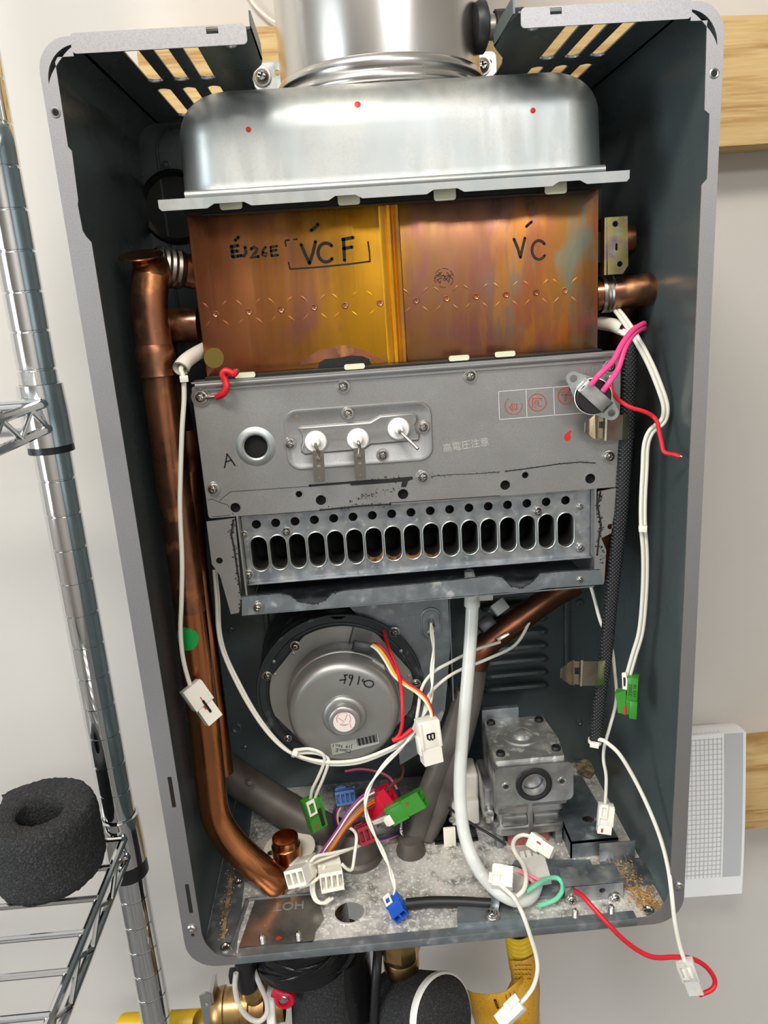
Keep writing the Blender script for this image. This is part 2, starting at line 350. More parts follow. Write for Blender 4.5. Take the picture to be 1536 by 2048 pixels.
b = MB(); b.raw(*papsheet(0, 1, 0, 1, 0, 8, 40)); b.build('sheet', K['paper'], pr)
b = MB(); b.raw(*papsheet(.852, .978, .05, .9, .0006, 3, 34)); b.build('grey_band', K['papergrey'], pr)
b = MB()
for i in range(28): b.raw(*papsheet(.03 + i * .0296, .03 + i * .0296 + .0045, .08, .9, .0006, 1, 30))
for j in range(34): b.raw(*papsheet(.03, .836, .1 + j * .0236, .1 + j * .0236 + .0036, .0008, 4, 1))
b.build('printed_grid', K['paperline'], pr)
# ---------------------------------------------------------------- heater case
case = thing('heater_case', W(175, 571, 96), 'open grey steel case of the water heater with its front cover off', 'heater case')
def outer(r0=16, r1=21, s=1, off=0.):              # outline of one side from the top lip round to the bottom, s=1 left, -1 right
    X = (lambda x: x) if s == 1 else (lambda x: 350 - x)
    o = []
    for i in range(9): a = PI * 1.5 - PI / 2 * i / 8; o.append((X(r0 + (r0 - off) * math.cos(a)), r0 + (r0 - off) * math.sin(a)))
    for i in range(9): a = PI - PI / 2 * i / 8; o.append((X(r1 + (r1 - off) * math.cos(a)), 576 - r1 + (r1 - off) * math.sin(a)))
    return o
def shell(s):
    X = (lambda x: x) if s == 1 else (lambda x: 350 - x)
    o = [(X(18), 0)] + outer(s=s) + [(X(36), 576)]; i = [(X(18), 1)] + outer(s=s, off=1) + [(X(36), 575)]
    return o + i[::-1]
for s in (1, -1):
    b = MB(); b.prism(shell(s), .9, 192); b.build('side_panel', K['inner'], case)
# front flanges
CR = []
def crescent(s, cx, cy, r, a0, a1, w):
    X = (lambda x: x) if s == 1 else (lambda x: 350 - x)
    n = 10; o = [(X(cx + r * math.cos(a0 + (a1 - a0) * i / n)), cy + r * math.sin(a0 + (a1 - a0) * i / n)) for i in range(n + 1)]
    i_ = [(X(cx + (r - w * math.sin(PI * k / n)) * math.cos(a0 + (a1 - a0) * k / n)), cy + (r - w * math.sin(PI * k / n)) * math.sin(a0 + (a1 - a0) * k / n)) for k in range(1, n)]
    return o + i_[::-1]
lin = [(18, 9)] + [(10, 9), (8.4, 11), (8.0, 50), (9.6, 52.2), (8.8, 76), (8.2, 78), (8.6, 91), (10, 94), (12.2, 97), (12.6, 330), (12.6, 548), (14, 556), (19, 565), (26, 569), (36, 570)]
b = MB(); b.prism([(18, 0)] + outer() + [(36, 576)] + lin[::-1], 0, .9, holes=[crescent(1, 20.5, 20.5, 17, PI * .99, PI * 1.5, 3.1), circ(4.6, 34, 1.6, 12), rrect(6.5, 9.2, 423, 446, .3, 1), rrect(6.5, 9.2, 506, 530, .3, 1), circ(6.4, 548, 1.3, 10)])
b.build('front_flange', K['silver'], case)
rin = [(350 - 18, 9), (341, 9.2), (340.6, 11), (341.2, 51), (344, 53.2), (344.2, 85), (341.3, 88), (341, 330), (339.5, 548), (338, 556), (332, 565), (324, 569.5), (314, 570)]
b = MB(); b.prism([(332, 0)] + outer(s=-1) + [(314, 576)] + rin[::-1], 0, .9, holes=[crescent(-1, 20.5, 20.5, 17, PI * .99, PI * 1.5, 3.1), circ(345.6, 34, 1.6, 12), circ(345, 548, 1.3, 10)])
b.build('front_flange', K['silver'], case)
for x0, x1, hx in ((17.6, 105, 88), (244, 332.4, 262)):   # lips of the two top halves
    b = MB(); b.prism(rrect(x0, x1, -1.2, 8, 2.2, 4), -.2, .8, holes=[[(hx - 3, -.4), (hx + 3, -.4), (hx + 3, 2.6), (hx - 3, 2.6)]]); b.build('top_lip', K['silver'], case)
# top panels with vent slots, cut away round the flue
def slot(x, d0, d1, w=4, sk=0): return [(x - w + (sk if 0 else 0), d0 + 3)] + [(x - w + 2 * w * i / 6, d0 + 3 - 3 * math.sin(PI * i / 6)) for i in range(1, 6)] + [(x + w, d0 + 3), (x + w, d1 - 3)] + [(x + w - 2 * w * i / 6, d1 - 3 + 3 * math.sin(PI * i / 6)) for i in range(1, 6)] + [(x - w, d1 - 3)]
SLX = [41.2, 56.8, 72.4]
def vents(s):
    X = (lambda x: x) if s == 1 else (lambda x: 350.5 - x)
    hs = []
    for x in SLX:
        for d0, d1 in ((22, 83), (100, 171)): hs.append([(X(p[0]), p[1]) for p in slot(x, d0, d1)])
    hs.append([(X(p[0]), p[1]) for p in circ(94, 26, 3, 12)])
    return hs
cutL = [(107.5, .5), (108, 52), (106.5, 62), (100.5, 76), (98, 90), (97.5, 112), (100, 135), (112, 160), (130, 177), (148, 188), (154, 192), (15, 192), (15, .5)]
b = MB(); b.prism(cutL, 0, 1, holes=vents(1), ax='xdy'); b.box(106.9, 107.9, -7, 1, .5, 52); b.build('top_panel', K['inner'], case)
cutR = [(350.5 - x, d) for x, d in cutL]; cutR = [(min(x, 335), d) for x, d in cutR]
cutR[0] = (243, .5); cutR[1] = (240, 52)
b = MB(); b.prism(cutR, 0, 1, holes=vents(-1), ax='xdy'); b.box(240.2, 241.2, -7, 1, .5, 52); b.build('top_panel', K['inner'], case)
# rolled rims of the vent slots
b = MB()
for s in (1, -1):
    for h in vents(s)[:6]:
        x = [p[0] for p in h]; cx = (min(x) + max(x)) / 2; d1 = max(p[1] for p in h)
        b.tube([W(cx + 4 * math.cos(a), 1.2, d1 - 3 + 3 * math.sin(a)) for a in [PI * k / 8 for k in range(9)]], .7, 6, False)
b.build('vent_rim', K['silver'], case, kind='stuff')
# back panel, raised frame, ribs, bosses, louvres
b = MB(); b.box(.5, 349.5, .5, 575, 191, 192); b.build('back_panel', K['inner'], case)
b = MB()
def loop(x0, x1, y0, y1, r, d, rad): b.tube([W(x, y, d) for x, y in rrect(x0, x1, y0, y1, r, 6)] + [W(x1 - r, y0, d)], rad, 6, False)
loop(14, 336, -40 + 44, 330, 16, 191, 1.3)
b.build('pressed_frame', K['inner'], case)
for x0, y0, y1 in ((52, 360, 512), (318, 350, 470)):
    b = MB(); b.box(x0, x0 + 5, y0, y1, 188, 191.5, 1.4); b.build('pressed_rib', K['inner'], case)
for u, v, r in ((333, 330, 3.2), (462, 1260, 3), (473, 1455, 5), (490, 1495, 2.6), (1160, 1205, 3), (1158, 1443, 3)):
    b = MB(); b.lathe([(r, 0), (r, 1.6), (r * .75, 2), (r * .5, 1.2), (0.01, 1.2)], P(u, v, 191), (0, -1, 0), 14); b.build('back_boss', K['inner'], case)
b = MB(); b.lathe([(27, 0), (27, 2), (25, 3.2), (22, 1), (.01, 1)], P(352, 415, 191), (0, -1, 0), 28); b.build('knockout', K['gasket'], case)
b = MB(); b.box(48, 66, 76, 112, 176, 190, 1); b.box(45, 69, 84, 90, 174, 180, 1); b.build('inlet_bracket', K['gasket'], case)
for i in range(8):                                # louvres pressed in the back panel
    y = 392 + 13.2 * i
    b = MB(); b.tube([W(244, y, 191)] + [W(x, y + .0, 186.5) for x in (248, 262, 280, 296)] + [W(301, y + 1.2, 189), W(304, y + 2.4, 191)], [1.2, 3.4, 3.6, 3.6, 3.4, 2.2, .4], 8, True, 3, .8); b.build('louver', K['inner'], case)
for u, v in ((383, 1858), (1358, 1772)):
    b = MB(); b.lathe([(3.2, 0), (3.2, .5), (2.4, 1.2), (1.1, 1.3), (.9, .4), (.01, .4)], P(u, v, -.2), (0, -1, 0), 14); b.build('flange_screw', K['screw'], case)
for x, y in ((4.6, 34), (345.6, 34)):
    b = MB(); b.lathe([(1.6, 2), (1.6, -.1), (2.1, -.5), (2.7, -.1)], W(x, y, 0), (0, 1, 0), 16); b.build('hole_rim', K['silver'], case)
# floor of the case
def qf(u, v, y=570): return qy(u, v, y)
hole = qf(699, 1823)
hx, hd = hole
b = MB(); b.prism([(9, .6), (341, .6), (341, 191), (9, 191)], 570.6, 571.6, holes=[circ(hx, hd, 11, 28)], ax='xdy'); b.build('floor_panel', K['scaled'], case)
b = MB(); b.lathe([(11, -1), (11, 1), (12.6, 1.2), (13, .2)], W(hx, 570.6, hd), (0, 0, 1), 28); b.build('hole_rim', K['scaled'], case)
b = MB(); b.box(34.5, 316.5, 569.4, 575.6, -.6, .5, .3); b.box(34.5, 316.5, 569.2, 570.2, -.4, 7); b.build('bottom_lip', K['galvd'], case)
# clean pressed plate at the left of the floor with HOT stamped in it
pl = [qf(*p) for p in ((478, 1896), (512, 1797), (628, 1790), (640, 1812), (648, 1838), (632, 1862), (626, 1886))]
b = MB(); b.prism(pl, 569.2, 570.6, ax='xdy'); hotp = b.build('stamped_plate', mat('clean_zinc', (.36, .36, .33, 1), .85, .3, var=[((.24, .22, .2, 1), 30, .45, .62)], rvar=(40, .2, .4)), case)
hx_, hd_ = qf(578, 1813)
text('HOT', Matrix(((-.001, 0, 0, hx_ * .001), (0, -.001, 0, hd_ * .001), (0, 0, .001, ZT - .5691), (0, 0, 0, 1))), 11, mat('stamped_edge', S(150, 150, 144), .3, .45), 'stamped_lettering', case, .15)
b = MB(); e0, e1 = qf(500, 1800), qf(470, 1900); b.tube([W(e0[0] - 2, 569.4, e0[1]), W(e1[0] - 3, 569.4, e1[1])], 1.6, 8, False); b.tube([W(e0[0] - 2, 569.4, e0[1]), W(qf(632, 1788)[0], 569.4, qf(632, 1788)[1])], 1.2, 8, False); b.build('pressed_bead', K['galvd'], case)
st = [(10, 1.5), (33, 1.5), (31, 60), (27, 150), (25, 188), (10, 188)]
b = MB(); b.prism(st, 569.2, 570.6, ax='xdy'); b.build('side_channel', K['galvd'], case)
for i, (u, v) in enumerate(((526, 1886), (598, 1880), (1150, 1834), (1222, 1826))):      # spring-like screw ends standing on the floor
    b = MB(); x, d = qf(u, v); b.lathe([(2.6, 0)] + [(1.7 + .7 * (k % 2), .6 + k * .75) for k in range(9)] + [(1.2, 7.6), (.01, 7.8)], W(x, 570.4, d), (0, 0, 1), 12); b.build('screw_tip', K['screw'], case)
for u, v, r in ((452, 1898, 4), (1297, 1824, 4), (478, 1768, 3)):
    b = MB(); x, d = qf(u, v); b.lathe([(r, 0), (r, 1.4), (r * .7, 1.8), (r * .5, .8), (.01, .8)], W(x, 569.4, d), (0, 0, 1), 14); b.build('rivet', K['screw'], case)
def splash(pts, h, name, m, w=1.):
    b = MB(); b.prism([qf(*p) for p in pts], 570.6 - h, 570.65, ax='xdy'); return b.build(name, m, case)
splash([(551, 1878), (557, 1874), (565, 1876), (560, 1881), (553, 1882)], 1.6, 'red_paint_dot', K['redpaint'])
splash([(1172, 1832), (1178, 1829), (1183, 1833), (1177, 1837)], .25, 'red_paint_dot', K['redpaint'])
rustpatch = mat('rust_patch', S(158, 134, 100), .1, .8, var=[(S(96, 88, 76), 160, .45, .58)], bump=(500, .6))
for pts in (((443, 1880), (450, 1882), (456, 1830), (463, 1790), (468, 1740), (461, 1738), (455, 1790), (450, 1820), (447, 1850)), ((1150, 1528), (1176, 1520), (1190, 1545), (1180, 1560), (1155, 1548))):
    b = MB(); b.prism([qf(*p) for p in pts], 568.0, 568.5, ax='xdy'); b.build('rust_stain', rustpatch, case)
# right-hand brackets and cover plates on the floor
def up(u, v, h=570): return W(*(lambda t: (t[0], h, t[1]))(qf(u, v)))
bl = [qf(*p) for p in ((1030, 1725), (1180, 1724), (1205, 1788), (1060, 1800), (1010, 1830), (935, 1838), (915, 1850), (915, 1822), (985, 1800))]
b = MB(); b.prism(bl, 567.6, 570.6, ax='xdy'); b.build('cover_plate', K['galvd'], case)
b = MB(); b.prism([qf(*p) for p in ((915, 1822), (985, 1818), (1050, 1838), (1050, 1846), (915, 1856))], 566, 570.6, ax='xdy'); b.build('cover_plate', K['galvd'], case)
b = MB(); x, d = q(1135, 1790, 22); x2 = q(1240, 1785, 22)[0]
b.prism([(x - 2, d - 8), (x2 + 2, d - 8), (x2 + 2, d + 6), (x - 2, d + 7)], 21, 22.2, holes=[circ((x + x2) / 2 + 6, d - 2, 2.3, 12)]); b.box(x - 2, x2 + 2, d - 8.5, d - 7.5, 21, 40); b.build('earth_bracket', K['galv'], case)
x, d = q(1233, 1690, 60)
b = MB(); b.box(x - 14, x + 14, d - 4, d + 13, 58, 59.2, .3); b.box(x - 14, x + 20, d + 12.5, d + 13.7, 30, 59, .3); b.box(x - 5, x - 3.6, d + 8, d + 13, 54, 59); b.box(x + 5, x + 6.4, d + 8, d + 13, 54, 59); b.build('angle_tab', K['galv'], case)
x, d = q(1150, 1625, 95)
b = MB(); b.prism([(x - 12, 66), (x + 26, 66), (x + 22, 150), (x - 12, 150)], 556, 557.4, holes=[circ(x + 10, 92, 5, 14)], ax='xdy'); b.box(x - 12, x - 10.8, 556, 570.6, 66, 150); b.box(x - 12, x + 26, 556, 570.6, 66, 67.2); b.lathe([(7, 0), (7, 2), (4, 2.4), (3.6, .4), (.01, .4)], W(x + 8, 556, 76), (0, 0, 1), 18); b.build('valve_bracket', K['galvd'], case)
# loose rust and dust on the floor
b = MB(); rnd = random.Random(3)
def chip(x, y, d, r):
    ps = [W(x + rnd.uniform(-r, r), y - rnd.uniform(0, r), d + rnd.uniform(-r, r)) for _ in range(4)]; b.raw(ps, [(0, 1, 2), (0, 2, 3), (0, 3, 1), (1, 3, 2)])
for k in range(2300):
    t = rnd.random() ** .7; u = 1325 - 150 * (1 - t) + rnd.gauss(0, 11) - 10; v = 1832 - 205 * (1 - t) + rnd.gauss(0, 9) + (14 if u < 1250 else 0)
    x, d = qf(u, v)
    if x < 347 and d > 1.5: chip(x, 570.5, d, rnd.uniform(.5, 1.7))
for k in range(420):
    v = rnd.uniform(1700, 1885); x, d = qf(470 - (v - 1700) * .14 + rnd.gauss(0, 5), v)
    if x > 9 and d > 2: chip(x, 568.6, d, rnd.uniform(.4, 1.1))
for k in range(500):
    x, d = qf(rnd.uniform(700, 1300), rnd.uniform(1700, 1860))
    if d > 2 and x < 346: chip(x, 570.5, d, rnd.uniform(.3, .9))
rf = b.build('rust_flakes', K['rust'], label='brown rust flakes and dust piled in the right floor corner of the case', cat='rust flakes', kind='stuff', flat=True)
# ---------------------------------------------------------------- screws (shared meshes, copied)
def screw_mesh():
    b = MB(); I = Matrix.Identity(4) * .001; I[3][3] = 1
    b.lathe([(.01, 0), (4.4, 0), (4.5, .35), (4.3, .8), (3.5, .85), (3.5, 1.1), (3.45, 2.0), (3.0, 2.7), (2.3, 3.0)], (0, 0, 0), (0, 0, 1), 24)
    w, l = .48, 1.75
    cross = [(w, w), (l, w), (l, -w), (w, -w), (w, -l), (-w, -l), (-w, -w), (-l, -w), (-l, w), (-w, w), (-w, l), (w, l)]
    b.prism(circ(0, 0, 2.3, 24), 1.2, 3.0, holes=[cross], ax='xyd', M=I)
    bm = b.bm; bmesh.ops.remove_doubles(bm, verts=bm.verts, dist=2e-5); bmesh.ops.recalc_face_normals(bm, faces=bm.faces)
    me = bpy.data.meshes.new('screw'); bm.to_mesh(me); bm.free(); me.polygons.foreach_set('use_smooth', [True] * len(me.polygons)); me.set_sharp_from_angle(angle=.6)
    me.materials.append(K['screw']); return me
SCREW = screw_mesh()
def screw(parent, loc, axis=(0, -1, 0), s=1., name='screw', rot=None):
    o = bpy.data.objects.new(name, SCREW); COL.objects.link(o); o.parent = parent; o.location = Vector(loc) - parent_loc(parent)
    z = Vector(axis).normalized(); qd = z.to_track_quat('Z', 'Y'); o.rotation_mode = 'QUATERNION'
    qd.rotate(Matrix.Rotation(rot if rot is not None else random.uniform(0, 3), 3, z)); o.rotation_quaternion = qd; o.scale = (s, s, s); return o
def blob(poly, d, th=.12):                            # paint or ink patch lying on a front-facing sheet at depth d, outline in picture points
    b = MB(); b.prism([q(u, v, d) for u, v in poly], d - th, d + .02); return b
# ---------------------------------------------------------------- flue pipe
flue = thing('flue_pipe', W(178.5, 15, 122), 'wide stainless flue pipe standing on top of the rounded metal hood', 'flue pipe')
b = MB(); b.lathe([(64.5, 1), (65, 12), (65, 198)], W(178.5, 15, 122), (0, 0, 1), 72); b.build('pipe', K['stain'], flue)
b = MB(); b.lathe([(65.1, 15), (66, 14.4), (67, 12.4), (67.2, 9.8), (66.4, 7.6), (65.8, 6.8), (66.8, 5), (67.4, 2.6), (66.8, .9), (66, .2), (64.8, 0)], W(178.5, 14.6, 122), (0, 0, 1), 72); b.build('rolled_collar', K['stain'], flue)
# ---------------------------------------------------------------- hood
hood = thing('exhaust_hood', W(178, 78, 110), 'domed aluminized steel hood with three red paint dots under the flue pipe', 'exhaust hood')
b = MB(); rings = []
HX0, HX1, HD0, HD1, HR, FR_ = 54, 304, 36, 180, 25, 24.5
for y in (73.6, 71.6): rings.append([W(x, y, d) for x, d in rrect(HX0 - (1.4 if y > 73 else .4), HX1 + (1.4 if y > 73 else .4), HD0 - (1.2 if y > 73 else .4), HD1 + 2, HR, 8)])
for y in (66, 52, 41): k = (66 - y) * .035; rings.append([W(x, y, d) for x, d in rrect(HX0 + k, HX1 - k, HD0 + k, HD1 - k, HR, 8)])
for i in range(1, 10):
    a = PI / 2 * i / 9; ins = .9 + FR_ * (1 - math.cos(a)); y = 40 - FR_ * math.sin(a) * 1.04
    rings.append([W(x, y, d) for x, d in rrect(HX0 + ins, HX1 - ins, HD0 + ins, HD1 - ins, max(HR - ins * .55, 6), 8)])
rings.append([W(x, 14.6, d) for x, d in rrect(HX0 + 42, HX1 - 42, HD0 + 38, HD1 - 38, 10, 8)])
b.loft(rings, False, True); b.build('shell', K['alum'], hood, ang=60)
b = MB(); b.tube([W(58, 72.2, 36.6), W(300, 72.2, 36.6)], 2.6, 14, False); b.build('base_bead', K['alum'], hood)
b = MB(); b.box(43, 313.6, 73.8, 74.8, 34, 182); b.build('flange', K['alum'], hood)
b = MB()
xs = lambda u, v: q(u, v, 34)[0]
lip = [(42.8, 73.8), (313.8, 73.8), (313.8, 78.2), (312.2, 79.8)]
for a, c in (((1118, 378), (1160, 374)), ((868, 397), (915, 394)), ((672, 413), (712, 410)), ((430, 423), (490, 420))):
    x0, x1 = xs(*a), xs(*c); lip += [(x1 + 4, 79.8), (x1, 77.6), (x0, 77.6), (x0 - 4, 79.8)]
lip += [(44.4, 79.8), (42.8, 78.2)]
b.prism(lip, 33.6, 34.6); b.build('flange_lip', K['alum'], hood)
b = MB(); b.box(52, 306, 75, 79.6, 58, 67.3); b.box(62, 300, 79.4, 80.8, 60, 67.3, .4); b.build('gasket', K['gasket'], hood)
for u, v in ((462, 413), (698, 404), (890, 395), (1112, 382)):
    b = MB(); x, y = q(u, v, 44); b.prism(rrect(x - 6.5, x + 6.5, 74.6, y + 1.6, 1.6, 3), 44, 45); b.build('mica_tab', K['mica'], hood)
for u, v, r in ((715, 209, 1.9), (497, 259, 1.6), (1066, 221, 1.6)):
    lo_, hi_ = 0., 1.57
    for _ in range(30):
        a = (lo_ + hi_) / 2; dd = HD0 + .9 + FR_ * (1 - math.cos(a)); yy = 40 - FR_ * 1.04 * math.sin(a)
        if q(u, v, dd)[1] < yy: lo_ = a
        else: hi_ = a
    x = q(u, v, dd)[0]
    n = Vector((0, -math.cos(a), math.sin(a)))
    b = MB(); b.lathe([(r, -.5), (r * .96, .12), (r * .6, .3), (.01, .34)], W(x, yy, dd), n, 12); b.build('red_paint_dot', K['redpaint'], hood)
# ---------------------------------------------------------------- heat exchanger
hexo = thing('heat_exchanger', W(179, 182, 120), 'heat-stained copper heat exchanger box marked VCF and VC in the middle of the heater', 'heat exchanger')
HD = 68
xm = q(803, 560, HD)[0]
b = MB(); b.box(51.5, 307, 75.2, 178.2, HD, 172, .6); body = b.build('shell', K['hexcopper'], None); 
# keep the stain pattern centred on the box
off = W(179, 182, 120); body.data.transform(Matrix.Translation(body.location - off)); body.parent = hexo; body.location = (0, 0, 0)
b = MB()
xa, xb, xc, xd = q(775, 560, HD)[0], q(786, 560, HD)[0], q(797, 560, HD)[0], q(806, 560, HD)[0]
b.prism([(xa - 3, HD), (xa - 1.5, HD - .5), (xa + .5, HD - .8), (xa + 1.6, HD - 3), (xb, HD - 3.6), (xb + 1.6, HD - 2.2), (xc - 1.6, HD - 2.2), (xc, HD - 4), (xc + 1.8, HD - 4.2), (xd - .3, HD - 2.6), (xd, HD - .2), (xd, HD + .1)], 81, 176.2, ax='xdy'); sm = b.build('seam_bead', K['hexcopper'], hexo)
# dimples with stamped diamonds
dm = [(431, 626), (498, 607 + 8), (562, 618), (628, 612), (690, 609), (760, 606), (832, 603), (893, 596), (952, 594), (1012, 589), (1072, 584), (1130, 580)]
for i, (u, v) in enumerate(dm):
    b = MB(); o = P(u, 628 - (u - 431) * .067, HD)
    b.lathe([(2.3, 0), (2.1, .25), (1.6, .3), (1.2, .08), (.9, .04), (.01, .04)], o, (0, -1, 0), 16); b.build('dimple', K['copper'] if i not in (7, 8, 9, 10) else K['copperclean'], hexo)
b = MB()
for i in range(len(dm)):
    for sx in (-1, 1):
        for sy in (-1, 1):
            u, v = dm[i][0], 628 - (dm[i][0] - 431) * .067; x, y = q(u, v, HD)
            b.tube([W(x + sx * 3.4, y + sy * 3.2, HD + .15), W(x + sx * 6, y + sy * 6, HD + .12), W(x + sx * 9, y + sy * 8.6, HD + .2)], [.25, .75, .2], 6, True, 3, .5)
b.build('pressed_crease', K['hexcopper'], hexo, kind='stuff')
def strokes(lines, d, w, m, parent, name='marker_lettering'):
    b = MB()
    for l in lines: b.ribbon([P(u, v, d - .12 - .02 * i) for i, (u, v) in enumerate(l)] if False else [P(u, v, d - .15) for u, v in l], w)
    return b.build(name, m, parent, flat=True)
def arcp(cx, cy, rx, ry, a0, a1, n=14): return [(cx + rx * math.cos(math.radians(a0 + (a1 - a0) * i / n)), cy + ry * math.sin(math.radians(a0 + (a1 - a0) * i / n))) for i in range(n + 1)]
# stencilled VCF, hand-lettered EJ26E and outlined VC
strokes([[(602, 489), (612, 512), (619, 527)], [(619, 527), (626, 505), (631, 483)], arcp(652, 505, 16, 19, -45, -320), [(687, 479), (689, 521)], [(685, 479), (706, 475)], [(687, 497), (704, 494)], [(622, 461), (631, 454), (636, 448)]], HD, 2.0, K['ink'], hexo, 'stencil_lettering')
strokes([[(583, 538), (640, 534), (700, 528), (738, 523)], [(740, 523), (739, 505), (736, 484)], [(577, 525), (580, 538)], [(571, 481), (578, 480)], [(588, 479), (594, 478)], [(570, 484), (572, 492)]], HD, 1., K['ink'], hexo, 'stencil_border')
strokes([[(463, 493), (465, 514)], [(462, 493), (476, 491)], [(464, 503), (475, 502)], [(465, 514), (477, 512)], [(470, 481), (477, 474)], [(490, 494), (492, 506), (488, 512), (481, 511)], [(502, 498), (508, 494), (514, 497), (511, 505), (501, 515), (517, 513)]], HD, 1.9, K['ink'], hexo)
strokes([[(531, 494), (525, 502), (524, 510), (531, 513), (534, 507), (526, 505)], [(541, 494), (543, 512)], [(541, 494), (554, 492)], [(542, 502), (553, 500)], [(543, 512), (556, 510)]], HD, 1.4, K['ink'], hexo)
def outline(l, d, w1, w2):
    return l
strokes([[(1028, 478), (1036, 497), (1041, 515)], [(1041, 515), (1045, 496), (1050, 476)], arcp(1078, 500, 14, 19, -40, -325), [(1053, 453), (1058, 448), (1063, 444)]], HD, 1.7, K['ink'], hexo, 'outline_lettering')
strokes([[(1029, 481), (1036, 497), (1041, 512)], [(1041, 512), (1045, 496), (1049, 478)], arcp(1078, 500, 14, 19, -45, -320)], HD - .06, .5, mat('faded_ink', S(92, 56, 30), .4, .5), hexo, 'outline_lettering')
# inspector's round stamp
strokes([arcp(888, 556, 19, 19, a, a + 38, 6) for a in (-150, -100, -50, 10, 80, 150)], HD, .35, K['ink'], hexo, 'round_stamp')
text('松', face_frame(879, 556, HD - .1, -.9), 6.6, K['ink'], 'stamp_lettering', hexo, .03)
text('本', face_frame(895, 556, HD - .1, -.9), 6.6, K['ink'], 'stamp_lettering', hexo, .03)
# scorched sealant along the bottom edge and the patch near it
for pts in (((638, 726), (650, 718), (676, 716), (700, 711), (724, 712), (738, 718), (742, 727), (700, 732), (660, 735), (636, 736)),):
    blob(pts, HD, .5).build('black_sealant', K['soot'], hexo)
blob(((604, 720), (640, 700), (690, 690), (730, 700), (748, 712), (790, 722), (738, 722), (720, 712), (676, 716), (640, 724), (600, 730)), HD, .1).build('scorch_mark', K['copper'], hexo)
b = MB(); x, y = q(428, 716, HD); b.prism(circ(x, y, 6.4, 24), HD - .4, HD + .1); b.build('tinned_spot', mat('tinned', (.3, .22, .06, 1), .85, .35), hexo)
# right side: support bracket, pipe stub; left side: stubs
x0, y0 = q(1213, 435, 74); x1, y1 = q(1254, 547, 74)
irid = mat('iridescent_plate', (.56, .46, .22, 1), .95, .28, var=[((.3, .2, .3, 1), 30, .56, .66), ((.62, .5, .18, 1), 44, .5, .64), ((.5, .52, .5, 1), 130, .58, .68)], rvar=(60, .2, .4))
b = MB(); b.prism([(x0, y0), (x1 - .5, y0), (x1 + .5, y1 - 5), (x1 - 3, y1), (x0 + 1, y1)], 73.4, 74.6, holes=[circ(*q(1230, 448, 74), 1.9, 10), circ(*q(1239, 528, 74), 1.8, 10), rrect(*(lambda a, c: (a - .6, a + .8, c - 2.2, c + 2.2))(*q(1232, 494, 74)), .4, 1)]); b.box(x0 - 1.2, x0 + .4, y0, y1, 74, 95); b.build('support_bracket', irid, hexo)
b = MB(); b.box(306, x0, y0 + 8, y1 - 8, 80, 82); b.box(x0 - 4, x0 - 2, y0 - 16, y1 + 10, 84, 150); b.build('bracket_arm', K['gasket'], hexo)
b = MB(); o = P(1262, 480, 96); b.lathe([(9, 0), (9.5, 6), (8.4, 10), (5, 11.6), (.01, 12)], o + Vector((-.008, 0, 0)), (1, -.25, 0), 20); b.build('pipe_cap', K['copperdark'], hexo)
# ---------------------------------------------------------------- copper outlet pipe on the right, bending back
rp_ = thing('copper_pipe', P(1240, 590, 88), 'short scorched copper elbow pipe leaving the right side of the heat exchanger', 'pipe')
pr_ = 10.4
b = MB(); b.tube([P(1196, 590, 90), P(1240, 586, 86), P(1280, 581, 84), P(1293, 579.5, 88), P(1297, 584, 102), P(1284, 600, 114)], [pr_, pr_, pr_ * 1.02, pr_ * 1.02, pr_, pr_], 22, True, 6); b.build('pipe', K['copper'], rp_)
b = MB(); b.lathe([(12, -4), (12.4, -2), (11.6, -1.4), (12.6, 0), (11.8, .8), (12.8, 2.2), (11.6, 3), (12, 4), (10.6, 5)], P(1212, 588, 89), (1, -.03, .02), 26); b.build('crimped_sleeve', K['terminal'], rp_)
b = MB(); b.tube([P(1250, 605, 112), P(1240, 720, 118), P(1226, 900, 122), P(1206, 1080, 126), P(1190, 1150, 132)], 9.5, 16); b.build('return_pipe', K['copperdark'], rp_)
# ---------------------------------------------------------------- burner box
brn = thing('burner_box', W(180, 340, 110), 'grey steel burner box with a row of oval burner openings under the copper heat exchanger', 'burner')
BD = 58
tl, bl_, tr, br_ = q(386, 772, BD), q(418, 1035, BD), q(1238, 742, BD), q(1232, 975, BD)
yt, yb = 181.5, 268.6; xl, xr = 43, 318.8
hol = [circ(*q(512, 893, BD), 7.6, 28)]
for u, v, r in ((471, 1015, 3.3), (642, 1000, 3.4), (598, 988, 2.2), (806, 988, 3.5), (1010, 970, 3.3), (1050, 950, 2.2), (1180, 957, 3.4)): hol.append(circ(*q(u, v, BD), r, 16))
xbr = q(1140, 985, BD)[0]
b = MB(); b.prism(rrect(xl, xr, yt, yb, 2, 3), BD - .5, BD + .5, holes=hol); b.build('front_panel', K['steel'], brn)
b = MB(); b.box(46, 317, 180.4, 263, BD + 4, 172, .3); b.build('chamber', K['galvd'], brn)
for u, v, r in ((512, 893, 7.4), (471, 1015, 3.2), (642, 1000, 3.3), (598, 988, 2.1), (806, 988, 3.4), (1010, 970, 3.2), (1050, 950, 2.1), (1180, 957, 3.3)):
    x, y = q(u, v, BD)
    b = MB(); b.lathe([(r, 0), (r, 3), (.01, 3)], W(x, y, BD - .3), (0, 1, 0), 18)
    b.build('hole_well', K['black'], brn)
    b = MB(); b.lathe([(r + .1, .2), (r + .15, .75), (r + .8, .8), (r + 1., .4)], W(x, y, BD), (0, -1, 0), 22) if r < 5 else b.lathe([(7.4, -.4), (7.6, 1.2), (8.6, 1.9), (10, 1.9), (11.4, 1.2), (12.2, .9), (13, .5)], W(x, y, BD), (0, -1, 0), 36)
    b.build('sight_ring' if r > 5 else 'hole_rim', K['steel'] if r < 5 else K['alum'], brn)
